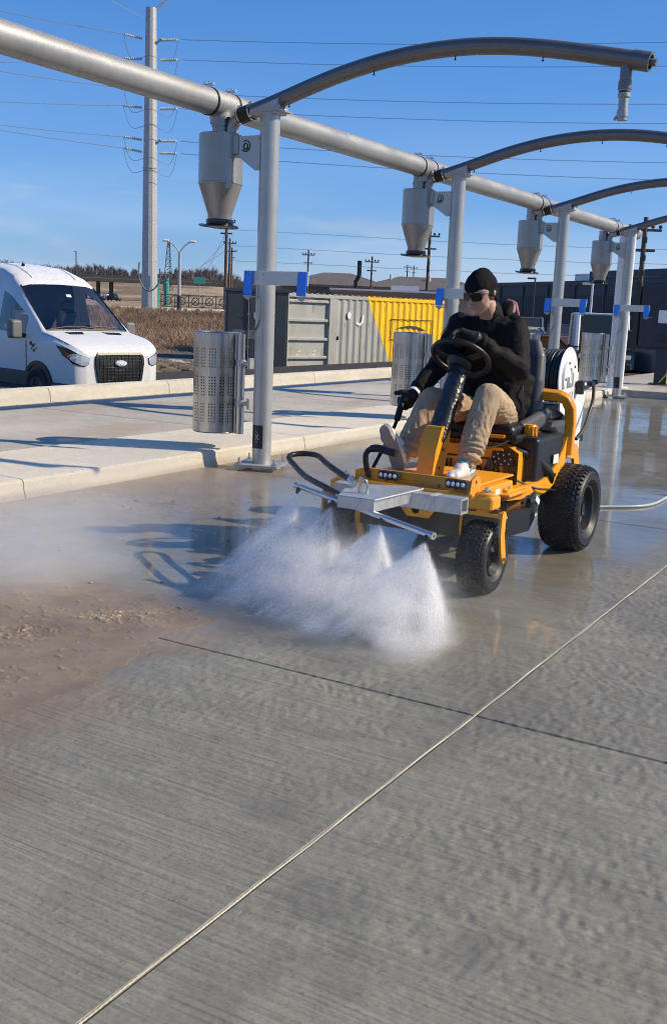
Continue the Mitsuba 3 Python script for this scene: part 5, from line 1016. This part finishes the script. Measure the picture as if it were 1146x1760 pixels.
# bare trees along the skyline: too many and too far to tell apart
trng = np.random.default_rng(3); tv_, tf_ = [], []
def twig(a, b, w):
    n = len(tv_)*1; d = b-a; s = np.cross(d, [math.cos(.7), math.sin(.7), 0]); s = s/(np.linalg.norm(s)+1e-9)*w; i = len(tv_); tv_.extend([a-s, a+s, b]); tf_.append([i, i+1, i+2])
for k in range(1100):
    az = math.radians(trng.uniform(11, 50)); left_ = az > math.radians(34); r = trng.uniform(590, 680) if left_ else trng.uniform(560, 700); x, y = r*math.cos(az), r*math.sin(az); z0 = gz(x, y); h = trng.uniform(5.0, 8.5)*(1.0 if left_ else .8)*(1+.15*math.sin(az*60)+.12*math.sin(az*23))
    base = np.array([x, y, z0]); twig(base, base+[0, 0, h*.8], .35)
    for q in range(60):
        c = base+np.array([0, 0, h*trng.uniform(.15, .7)]); th = trng.uniform(0, 6.28); e = c+np.array([math.cos(th)*h*.30*trng.uniform(.3, 1), math.sin(th)*h*.30*trng.uniform(.3, 1), h*.42*trng.uniform(.1, 1)]); twig(c, e, .15)
thing('bare_trees', 'belt of bare winter trees along the far skyline', 'trees', kind='stuff'); mat('m_twig', (.085, .065, .055), .95)
scene['bare_trees'] = mikit.ply(tm(tv_, tf_), {'type': 'twosided', 'nested': {'type': 'diffuse', 'reflectance': {'type': 'rgb', 'value': [.22, .195, .19]}}})
struct('wooded_hill')
hx_, hy_ = [], []
aa = np.radians(np.linspace(28, 56, 60)); rows = []
for r, f in ((640, 0), (680, .55), (760, 1.), (880, 1.0)):
    rows.append([(r*math.cos(a), r*math.sin(a), gz(r*math.cos(a), r*math.sin(a))-1+f*(8.0+2.0*math.sin(a*31)+1.2*math.sin(a*77)+.8*math.sin(a*173))) for a in aa])
gg = np.array(rows); ii = np.arange(4*60).reshape(4, 60); q = np.stack([ii[:-1, :-1], ii[1:, :-1], ii[1:, 1:], ii[:-1, 1:]], -1).reshape(-1, 4)
mat('m_hill', proc(lambda p, n, uv: mix((.12, .10, .09), (.20, .16, .13), smoothstep(.35, .7, fbm(p.x*.09, p.y*.09, p.z*.5, 4)))), .95)
obj('wooded_hill', tm(gg.reshape(-1, 3), np.vstack([q[:, [0, 1, 2]], q[:, [0, 2, 3]]])), 'm_hill', True)
# weeds of the field
grng = np.random.default_rng(5); N = 95000
az = np.radians(grng.uniform(32.5, 47.5, N)); r = grng.uniform(24, 62, N)**1.0; x, y = r*np.cos(az), r*np.sin(az)
den = meshkit.fbm(np.c_[x*.35, y*.35, x*0], 3, 9); keep = den+.25*grng.random(N)-np.clip((37-r)/12, 0, 1)*.16 > .50; x, y, r = x[keep], y[keep], r[keep]; n = len(x)
h = (.05+.34*sstep(31, 41, r))*grng.uniform(.45, 1.15, n)*(.6+.8*meshkit.fbm(np.c_[x*.6, y*.6, x*0+4], 2, 3)); th = grng.uniform(0, 6.28, n); lean = grng.normal(0, .5, (n, 2))*h[:, None]; w = .005+.00026*r
z = ground_z(x, y)-.03; b0 = np.c_[x-np.cos(th)*w, y-np.sin(th)*w, z]; b1 = np.c_[x+np.cos(th)*w, y+np.sin(th)*w, z]; t0 = np.c_[x+lean[:, 0], y+lean[:, 1], z+h]
thing('dry_grass', 'tall dry brown weeds covering the field', 'grass', kind='stuff')
scene['dry_grass'] = mikit.ply(tm(np.stack([b0, b1, t0], 1).reshape(-1, 3), np.arange(3*n).reshape(-1, 3)), {'type': 'twosided', 'nested': {'type': 'diffuse', 'reflectance': proc(grass_col)}})
# clods and old snow at the field's edge
cl_ = []
for k in range(420):
    a = math.radians(grng.uniform(33, 46)); r0 = grng.uniform(20.5, 29); c = np.array([r0*math.cos(a), r0*math.sin(a), 0]); c[2] = gz(c[0], c[1]); s = grng.uniform(.05, .22)
    b_ = ball((0, 0, 0), 1, 1); b_.vertices *= (.7+.6*grng.random((len(b_.vertices), 1)))*np.array([s*1.3, s*1.3, s*.6]); b_.apply_translation(c); cl_.append(b_)
thing('soil_clods', 'brown soil clods along the edge of the lot', 'soil', kind='stuff'); scene['soil_clods'] = mikit.ply(cat(cl_), 'm_field', smooth=30)
sn = thing('snow_patch', 'thin patch of old grey snow at the field edge', 'snow'); mat('m_snow', worn((.30, .30, .30), .4, 3, (.3, .24, .18), .8), .7)
sp_ = []
for c in ((22.2, 18.2), (22.7, 17.8)):
    b_ = ball((0, 0, 0), 1, 3); b_.vertices *= np.array([.7, .4, .06])*(.6+.8*meshkit.fbm(np.asarray(b_.vertices)*2+c[0], 3, 2))[:, None]; b_ = mv(b_, (*c, gz(*c)+.03), 40); sp_.append(b_)
obj('snow', cat(sp_), 'm_snow', 50, sn); labels[sn+'__snow'] = {'kind': 'stuff'}
# ---------------------------------------------------------------- buildings on the right
def vframe(a, b):
    a, b = np.array([*a, 0.]), np.array([*b, 0.]); u = unit(b-a); n = np.array([u[1], -u[0], 0.]); L = np.linalg.norm(b-a)
    P = lambda s, o, z: a+u*s+n*o+np.array([0, 0, z])
    Bx = lambda s0, s1, o0, o1, z0, z1, ch=0: obox((P(s0, o0, z0)+P(s1, o1, z1))/2, u, n, (s1-s0, o1-o0, z1-z0), ch)
    return P, Bx, L
wh = thing('warehouse', 'long dark charcoal warehouse across the right background', 'warehouse'); P, Bx, L = vframe((92, 38.5), (64, 6))
mat('m_wh', worn((.062, .068, .080), .12, .5), .6); mat('m_whdark', worn((.035, .038, .045), .12, .5), .6)
obj('wall', Bx(0, L, -18, 0, 0, 4.15), 'm_wh', False, wh); obj('cornice', Bx(-.1, L, -18, .12, 4.15, 4.45), 'm_wh', False, wh)
obj('upper_block', Bx(13.5, L, -17, -2.5, 4.45, 5.35), 'm_wh', False, wh)
obj('lower_band', Bx(.2, L-.2, 0, .06, .2, 3.3), 'm_whdark', False, wh)
obj('roof_unit', Bx(8.8, 11.2, -6, -4, 4.45, 5.3), 'm_white', False, wh)
for s in np.arange(3, L, 4.2): obj('pilaster', Bx(s, s+.18, .06, .12, .2, 4.1), 'm_wh', False, wh)
def hip_house(lb, x, y, w, d, ze, za, rot):
    k = thing('hip_roofed_building', lb, 'building', 'hip-roofed buildings'); c, s = math.cos(rot), math.sin(rot); R2 = lambda u, v, z: np.array([x+u*c-v*s, y+u*s+v*c, z])
    u = np.array([c, s, 0]); n = np.array([-s, c, 0.])
    mat('m_shingle', worn((.13, .12, .115), .2, 1.), .9); mat('m_housewall', (.16, .13, .11), .9)
    obj('wall', obox(R2(0, 0, (ze+.2)/2), u, n, (w-.8, d-.8, ze-.2)), 'm_housewall', False, k)
    rl = max(w-d, w*.25)/2; v = [R2(-w/2, -d/2, ze), R2(w/2, -d/2, ze), R2(w/2, d/2, ze), R2(-w/2, d/2, ze), R2(-rl, 0, za), R2(rl, 0, za)]
    low = [p-[0, 0, .25] for p in v[:4]]
    obj('roof', tm(v+low, [[0, 1, 5], [0, 5, 4], [1, 2, 5], [2, 3, 4], [2, 4, 5], [3, 0, 4], [6, 8, 7], [6, 9, 8], [0, 6, 7], [0, 7, 1], [1, 7, 8], [1, 8, 2], [2, 8, 9], [2, 9, 3], [3, 9, 6], [3, 6, 0]]), 'm_shingle', False, k)
    for q in (-.3, -.1, .12, .3): obj('window', obox(R2(w*q, -d/2+.38, ze-1.1), u, n, (1.3, .08, 1.1)), 'm_tint', False, k)
    return k
hip_house('grey hip roof right behind the first blue mat clip', 103.2, 61.2, 12.5, 10, 4.1, 5.55, math.radians(-62))
h2_ = hip_house('wider grey hip roof with vents between two poles', 116.5, 56.8, 17, 11, 4.15, 5.75, math.radians(-62))
for q in (-2.6, 2.0): obj('vent_pipe', rod((114.5+q*.45, 58.4-q*.9-1, 4.5), (114.5+q*.45, 58.4-q*.9-1, 5.9), .16, 8), 'm_white', 30, h2_)
fb = thing('flat_roofed_building', 'low tan flat-roofed building behind the container', 'building'); P, Bx, L = vframe((51.6, 30.9), (55.4, 23.6)); mat('m_tan', worn((.34, .24, .17), .15, 1), .9)
obj('wall', Bx(0, L, -5, 0, .3, 2.45), 'm_tan', False, fb); obj('fascia', Bx(-.15, L+.15, -5, .12, 2.45, 2.68), 'm_tan', False, fb); obj('gutter', Bx(-.15, L+.15, .12, .2, 2.58, 2.66), 'm_sticker', False, fb); obj('roof_unit', Bx(3.3, 4.9, -1.4, -.4, 2.68, 2.95), 'm_sticker', False, fb); obj('flue_box', Bx(7.2, 7.4, -1, -.8, 2.68, 3.1), 'm_white', False, fb)
ch = thing('flue_pipe', 'black flue pipe sticking up between the two hip roofs', 'flue'); obj('pipe', cat(rod((78.2, 44.55, 2.5), (78.2, 44.55, 4.0), .17, 10), rod((78.25, 44.5, 3.95), (78.3, 44.35, 4.35), .17, 10), rod((78.3, 44.3, 4.3), (78.3, 44.3, 5.6), .19, 10)), 'm_black', 40, ch)
# kiosk
ki = thing('pay_kiosk', 'navy pay kiosk on a square post at the right edge', 'kiosk'); P, Bx, L = vframe((22.68, 6.06), (23.0, 4.7)); mat('m_navy', worn((.014, .020, .042), .2, 3), .4)
obj('cabinet', Bx(.10, 1.3, -.45, 0, .92, 2.22, .03), 'm_navy', 30, ki); obj('side_flange', Bx(0, .10, -.5, .05, .80, 2.28, .01), 'm_black', 30, ki); obj('post', Bx(.52, .78, -.3, -.08, TOP, .95, .01), 'm_navy', 30, ki); obj('screen', Bx(.50, .72, 0, .012, 1.45, 1.72), 'm_white', False, ki); obj('card_slot', Bx(.55, .75, 0, .02, 1.05, 1.2), 'm_black', False, ki); obj('base', Bx(.42, .88, -.4, .02, TOP, TOP+.03), 'm_darkgrey', False, ki)
tp = thing('caution_tape', 'crumpled yellow caution tape lying on the island end', 'tape'); mat('m_tape', worn((.75, .68, .03), .3, 10), .5); cr = []
for k in range(46):
    c = np.array([22.9+grng.uniform(-.35, .5), 5.35-grng.uniform(0, .9), TOP+.03+grng.uniform(0, .16)]); cr.append(obox(c, grng.normal(size=3), grng.normal(size=3), (grng.uniform(.12, .32), .06, .004)))
obj('tape', cat(cr), 'm_tape', False, tp); labels[tp+'__tape'] = {'kind': 'stuff'}
# cars beyond the island
def car(name, lb, x, y, rot, col, L=4.5, H=1.45, suv=False, top=None):
    top = top or col
    k = thing(name, lb, 'car', 'cars parked beyond the island'); z0 = gz(x, y); M = rotm(rot); M[:3, 3] = (x, y, z0)
    def put(m): m = m.copy(); m.apply_transform(M); return m
    hh = H; prof = [(-L/2, .35), (-L/2+.03, .75), (-L/2+.2, .86), (-L*.22, .95), (L*.36, .95), (L/2-.05, .85), (L/2, .5), (L/2-.05, .3), (-L/2+.1, .25)]
    mm = plate(prof, 1.75, (0, 0, 0), (1, 0, 0), (0, 0, 1)); obj('body', put(mm), col, 30, k)
    x1, x2 = (-L*.12, L*.46) if suv else (-L*.06, L*.30)
    cabp = [(-L*.22, .95), (x1, hh-.03), (x1+.15, hh), (x2-.2, hh), (x2, hh-.06), (L*.44 if not suv else L*.485, .95)]
    v = plate(cabp, 1.5, (0, 0, 0), (1, 0, 0), (0, 0, 1)); obj('cabin', put(v), 'm_carglass', 30, k)
    obj('roof', put(box(((x1+x2)/2, 0, hh+.012), (x2-x1-.05, 1.56, .07), .02)), top, 30, k)
    for s in (-1, 1):
        for (a, b) in (((-L*.22, .95), (x1+.02, hh)), ((L*.44 if not suv else L*.485, .95), (x2-.02, hh))): obj('pillar', put(tube([(a[0], s*.77, a[1]), (b[0], s*.745, b[1])], .05 if not suv else .075, 6)), top, 30, k)
        obj('pillar', put(tube([(L*.12, s*.77, .95), (L*.12, s*.75, hh)], .04 if not suv else .07, 6)), top, 30, k)
        for xx in (-L*.31, L*.31): obj('wheel', put(lathe([(0, -.1), (.31, -.1), (.33, 0), (.31, .1), (0, .1)], 18, (xx, s*.80, .32), (0, 1, 0))), 'm_rubber', 30, k)
        obj('headlight', put(box((-L/2+.05, s*.62, .70), (.1, .3, .14), .02)), 'm_lens', 30, k)
    obj('bumper', put(box((-L/2, 0, .42), (.1, 1.6, .2), .03)), 'm_darkgrey', 30, k)
mat('m_carblack', (.012, .012, .014), .2, coat=.8); mat('m_carsilver', (.35, .36, .38), .3, .5, coat=.8); mat('m_carred', (.12, .015, .012), .3, coat=.6); mat('m_cargrey', (.08, .085, .09), .3, .3, coat=.8)
car('white_suv', 'white boxy off-roader behind the last litter bin', 33.2, 9.9, 22, 'm_carblack', 4.2, 1.95, True, 'm_vanwhite')
for lb, x, y, rt, c in (('silver car nearest the rider\'s back in the far lot', 47, 17.6, 60, 'm_carsilver'), ('black car parked behind the hose reel', 40, 13.6, 35, 'm_carblack'), ('grey car behind the third vacuum post', 52, 17.2, 30, 'm_cargrey'), ('dark red car low behind the reel flange', 36.5, 12.1, 70, 'm_carred'), ('pale car far behind the beanie', 60, 22.2, 20, 'm_carsilver'), ('black car at the right edge beyond the kiosk', 33, 7.6, 80, 'm_cargrey')): car('parked_car', lb, x, y, rt, c)
for lb, x, y, rt, c in (('black pickup-like car on the far road left of the steel pole', 218.3, 205.7, 110, 'm_carblack'), ('small black car on the far road nearest the steel pole', 221, 202.5, 100, 'm_carblack'), ('white car on the far slope beside the steel pole', 278, 258, 60, 'm_vanwhite'), ('dark car on the far slope below the bridge', 273, 250, 60, 'm_carblack'), ('dark car half hidden by the van roof', 225, 219, 60, 'm_cargrey')): car('distant_car', lb, x, y, rt, c)
# ---------------------------------------------------------------- water: fan jets, splash, drifting mist
srng = np.random.default_rng(21)
JD, SPR = np.array([-.40, .22, -1.0]), np.array([-.14, .66, 0.])     # per metre of drop; half of SPR to each side
mat('m_water', (0.92, 0.94, 0.96), 0.35, spec=0.5)
scene['m_drop'] = {'type': 'twosided', 'nested': {'type': 'diffuse', 'reflectance': {'type': 'rgb', 'value': [.90, .92, .94]}}}
def SW(nz): return .62 if nz[1] > 2.7 else .8 if nz[1] > 2.45 else 1.
def fan_pt(nz, a, t):
    "point of a fan at the side parameter a in [-1, 1] and the fall t in [0, 1]"
    z0 = nz[2]; d = JD*z0+SPR[None]*.5*a[:, None]*1.12*SW(nz)*z0/.46
    d = d+np.array([0, 0, 1.])*0
    p = nz[None]+d*t[:, None]; p[:, 0] -= .05*t*t; p[:, 1] += .05*t*t; return p
for k, nz in enumerate([n+JET*.04 for n in NOZ]):
    N = (1500, 1300, 2300, 2300)[k]; a = srng.uniform(-1, 1, N); a = a*(1-.15*srng.random(N)); t = srng.random(N)**.75
    lum = meshkit.noise(np.c_[a*7, t*1.2, np.full(N, k*3.1)], 2); keep = lum+.35*srng.random(N) > .45; keep &= (t < .72) | (k > 0); a, t = a[keep], t[keep]; N = len(a)
    p = fan_pt(nz, a, t); q = fan_pt(nz, a, t+.04+.14*srng.random(N)); sp = .004+.045*t
    off = srng.normal(0, 1, (N, 3))*sp[:, None]*np.array([1, .6, .4]); p += off; q += off
    r = (.0004+.0008*srng.random(N)*(.3+t)); d = (q-p)/np.linalg.norm(q-p, axis=1, keepdims=True)
    s1 = np.cross(d, [.3, .2, .9]); s1 /= np.linalg.norm(s1, axis=1, keepdims=True); s2 = np.cross(d, s1); m_ = p*.6+q*.4
    v = np.stack([p, m_+s1*r[:, None], m_-.5*s1*r[:, None]+.87*s2*r[:, None], m_-.5*s1*r[:, None]-.87*s2*r[:, None], q], 1).reshape(-1, 3)
    f = (np.array([[0, 2, 1], [0, 3, 2], [0, 1, 3], [4, 1, 2], [4, 2, 3], [4, 3, 1]])[None]+5*np.arange(N)[:, None, None]).reshape(-1, 3)
    v[:, 2] = np.maximum(v[:, 2], .002)
    j = thing('water_jet', ('leftmost fan of white water from the spray bar', 'second fan of water from the left, in front of the right caster wheel', 'third fan of white water from the left', 'rightmost fan of white water, below the open end of the spray bar')[k], 'water jet', 'fan jets under the spray bar')
    scene[j+'__droplets'] = mikit.ply(tm(v, f), 'm_drop'); labels[j+'__droplets'] = {'kind': 'stuff'}
# splash drops thrown off the floor
N = 3000; y = srng.uniform(1.75, 3.3, N); x = 3.99+.24*(y-1.9)+srng.normal(-.02, .13, N); h = srng.exponential(.07, N)*np.exp(-np.clip(y-3., 0, 9)*2); r = .0006+.0014*srng.random(N)**2
oc = np.array([[1, 0, 0], [-1, 0, 0], [0, 1, 0], [0, -1, 0], [0, 0, 1.4], [0, 0, -1.4]]); of = np.array([[0, 2, 4], [2, 1, 4], [1, 3, 4], [3, 0, 4], [2, 0, 5], [1, 2, 5], [3, 1, 5], [0, 3, 5]])
v = (np.c_[x, y, .003+h][:, None]+oc[None]*r[:, None, None]).reshape(-1, 3); f = (of[None]+6*np.arange(N)[:, None, None]).reshape(-1, 3)
thing('splash_drops', 'fine drops thrown up where the jets hit the floor', 'water drops', kind='stuff'); scene['splash_drops'] = mikit.ply(tm(v, f), 'm_drop')
# media
def grid_of(b0, b1, step, fn):
    n = np.maximum(2, np.round((np.asarray(b1)-b0)/step)).astype(int); ax = [b0[i]+(np.arange(n[i])+.5)*(b1[i]-b0[i])/n[i] for i in range(3)]
    Z, Y, X = np.meshgrid(ax[2], ax[1], ax[0], indexing='ij'); d = fn(X, Y, Z).astype(np.float32)
    return mi.VolumeGrid(np.ascontiguousarray(d[..., None]))
def n3(X, Y, Z, s, o, oc_=4): return meshkit.fbm(np.stack([X*s[0]+o, Y*s[1], Z*s[2]], -1).reshape(-1, 3), oc_, 6).reshape(X.shape)
def jets(X, Y, Z):
    out = np.zeros(X.shape)
    for k, nz in enumerate([n+JET*.04 for n in NOZ]):
        t = np.clip((nz[2]-Z)/nz[2], 1e-3, 1.2); zf = nz[2]/.46
        # solve position in the fan frame
        dx, dy = X-nz[0]-JD[0]*nz[2]*t+.05*t*t, Y-nz[1]-JD[1]*nz[2]*t-.05*t*t
        u = SPR[:2]/np.linalg.norm(SPR[:2]); a = (dx*u[0]+dy*u[1])/(np.linalg.norm(SPR[:2])*.5*1.12*SW(nz)*zf*t); c = (-dx*u[1]+dy*u[0])/(.011+.085*t)
        edge = np.clip((1.06-np.abs(a))/.16, 0, 1); st = meshkit.fbm(np.stack([a*5+k*7, t*2.2, c*.25], -1).reshape(-1, 3), 4, 3).reshape(X.shape)
        lump = n3(X, Y, Z, (16, 16, 16), k*5.)
        dens = 1.25*np.exp(-c*c)*edge*(Z < nz[2])*np.clip((st-.36)*4.5, .0, 1.3)*np.clip(.2+1.6*lump, 0, 2)
        out = np.maximum(out, dens*(.55, .42, 1.1, 1.1)[k]*(1-.8*np.clip((t-.55)/.3, 0, 1)*(k == 0))*np.interp(t, [0, .15, .6, 1.], [24, 20, 22, 22]))
    # billow where the fans meet the floor
    lump = n3(X, Y, Z, (7, 7, 9), 1.3); yy = np.clip((Y-1.72)/.25, 0, 1)*np.clip((3.05-Y)/.9, 0, 1)
    bx = 4.02+.26*(Y-1.9); b_ = np.exp(-((X-bx)/.21)**2)*yy*np.exp(-(Z/(.13+.10*lump+.08*np.clip((Y-2.0)/.6, 0, 1)))**2)*np.clip((lump-.30)*4.5, 0, 1.6)
    return np.clip(np.maximum(out, 0)*1.7+b_*20, 0, 38)
def mist(X, Y, Z):
    lump = n3(X, Y, Z, (1.7, 1.7, 3.0), 2.2, 5); fine = n3(X, Y, Z, (6, 6, 8), 4.4, 3)
    puff = np.clip((lump-.36)*3.4, 0, 1)*(.55+.9*fine)
    drift = np.clip((Y-1.9)/.9, 0, 1); top = .16+.30*np.clip((Y-2.2)/.8, 0, 1)*np.clip((5.6-Y)/2.2, .30, 1)
    core = np.exp(-((X-(4.22-.16*(Y-2.4)))/(.46+.10*np.clip(Y-2.5, 0, 4)))**2)
    near = np.exp(-((X-4.35)/.75)**2)*np.exp(-((Y-2.3)/.9)**2)*np.exp(-Z/.22)*.8
    edge = np.clip((Y-1.2)/.5, 0, 1)*np.clip((6.45-Y)/.8, 0, 1)*np.clip((X-2.1)/.5, 0, 1)*np.clip((5.7-X)/.6, 0, 1)*np.clip((.80-Z)/.15, 0, 1)
    fall = np.interp(Y, [2.2, 3.0, 4.2, 5.6, 6.4], [.8, 2.2, 2.0, 1.0, .5])
    return np.clip(.8*(core*drift*fall*np.exp(-(Z/top)**2)*puff*1.5+near*puff)*edge, 0, 3.2)
MB0, MB1 = np.array([2.0, 1.15, -.02]), np.array([5.8, 6.6, .82]); JB0, JB1 = np.array([3.45, 1.60, -.01]), np.array([4.62, 3.72, .60])
def medium(b0, b1, g, g_=.05):
    b0, b1 = np.asarray(b0), np.asarray(b1)
    return {'type': 'heterogeneous', 'albedo': {'type': 'rgb', 'value': [.994, .995, .996]}, 'scale': 1.0, 'phase': {'type': 'hg', 'g': g_},
            'sigma_t': {'type': 'gridvolume', 'grid': g, 'filter_type': 'trilinear', 'to_world': T().translate(b0.tolist()).scale((b1-b0).tolist())}}
scene['mist_medium'] = medium(MB0, MB1, grid_of(MB0, MB1, .045, mist))
scene['jet_medium'] = medium(JB0, JB1, grid_of(JB0, JB1, .0125, jets))
def mbox(b0, b1): return T().translate(((b0+b1)/2).tolist()).scale(((b1-b0)/2).tolist())
thing('spray_mist', 'thin mist drifting left from the jets over the wet floor', 'mist', kind='stuff')
scene['spray_mist'] = {'type': 'cube', 'to_world': mbox(MB0, MB1), 'bsdf': {'type': 'null'}, 'interior': {'type': 'ref', 'id': 'mist_medium'}}
thing('spray_cloud', 'dense white cloud of spray around the jets', 'spray', kind='stuff')
scene['spray_cloud'] = {'type': 'cube', 'to_world': mbox(JB0, JB1), 'bsdf': {'type': 'null'}, 'interior': {'type': 'ref', 'id': 'jet_medium'}, 'exterior': {'type': 'ref', 'id': 'mist_medium'}}
# slurry washed together in front of the spray: a thin wet sheet over the floor with a lumpy ridge
gx, gy = np.meshgrid(np.arange(1.6, 4.15, .006), np.arange(2.3, 4.3, .006), indexing='ij'); q3 = np.stack([gx, gy, 0*gx], -1).reshape(-1, 3)
F = lambda s, o, k=4: meshkit.fbm(q3*s+o, k, 17).reshape(gx.shape)
edge = gy-(2.66+.13*(gx-2.3)+.42*(F(1.6, 3.)-.5)+.10*(F(7., 1.)-.5)); lim = np.minimum(edge, np.minimum(3.95-gx+.5*(F(1.8, 8.)-.5), 4.2-gy))
lim = np.minimum(lim, gx-1.65)
tt = np.clip(((gx-2.95)*.85-(gy-3.45)*.34)/.838, -.8, 1.0); dd = (gx-2.95-.85*tt)**2+(gy-3.45+.34*tt)**2
rid = np.exp(-dd/.022)*np.clip((F(6., 2.)-.42)*4, 0, 1); lump = np.clip((F(34., 5.)-.46)*3.2, 0, 1)+.8*np.clip((F(75., 6.)-.47)*3.5, 0, 1)
zz_ = np.clip(lim/.25, -1, 1)*.0042+.0016*(F(12., 4.)-.5)*2+.010*rid*lump+.006*np.clip(F(30., 9.)-.60, 0, 1)*4*np.clip(lim/.2, 0, 1)
zz_ = np.where(lim < 0, -.006, zz_); ii = np.arange(gx.size).reshape(gx.shape); q = np.stack([ii[:-1, :-1], ii[1:, :-1], ii[1:, 1:], ii[:-1, 1:]], -1).reshape(-1, 4)
keepq = (zz_.reshape(-1)[q] > -.004).any(1); q = q[keepq]
sm = tm(np.stack([gx, gy, zz_], -1).reshape(-1, 3), np.vstack([q[:, [0, 1, 2]], q[:, [0, 2, 3]]])); sm.remove_unreferenced_vertices()
mat('m_slurry', proc(lambda p, n, uv: mix(mi.Color3f(0.215, 0.164, 0.110), mi.Color3f(0.36, 0.285, 0.205), smoothstep(0.006, 0.013, p.z))*(0.70+0.6*fbm(p.x*7, p.y*7, 2.0, 4))), proc(lambda p, n, uv: 0.45+0.4*smoothstep(0.004, 0.014, p.z)), spec=0.5)
thing('mud_slurry', 'brown wet slurry with a lumpy ridge pushed ahead of the jets', 'mud', kind='stuff'); scene['mud_slurry'] = mikit.ply(sm, 'm_slurry', smooth=True)
N = 190; x2 = srng.uniform(2.2, 6.5, N); y2 = srng.uniform(2.9, 5.6, N); cr = []
for k in range(N):
    s = srng.uniform(.002, .008); b_ = ball((0, 0, 0), 1, 1); b_.vertices *= (.55+.9*srng.random((len(b_.vertices), 1)))*np.array([s*1.7, s*1.2, s*.6]); cr.append(mv(b_, (x2[k], y2[k], s*.25), srng.uniform(0, 360)))
mat('m_sludge', worn((.245, .198, .152), .3, 40), .6)
thing('grit_crumbs', 'small tan grit scattered over the muddy floor', 'grit', kind='stuff'); scene['grit_crumbs'] = mikit.ply(cat(cr), 'm_sludge', smooth=40)
scene['camera'] = scene.pop('camera')
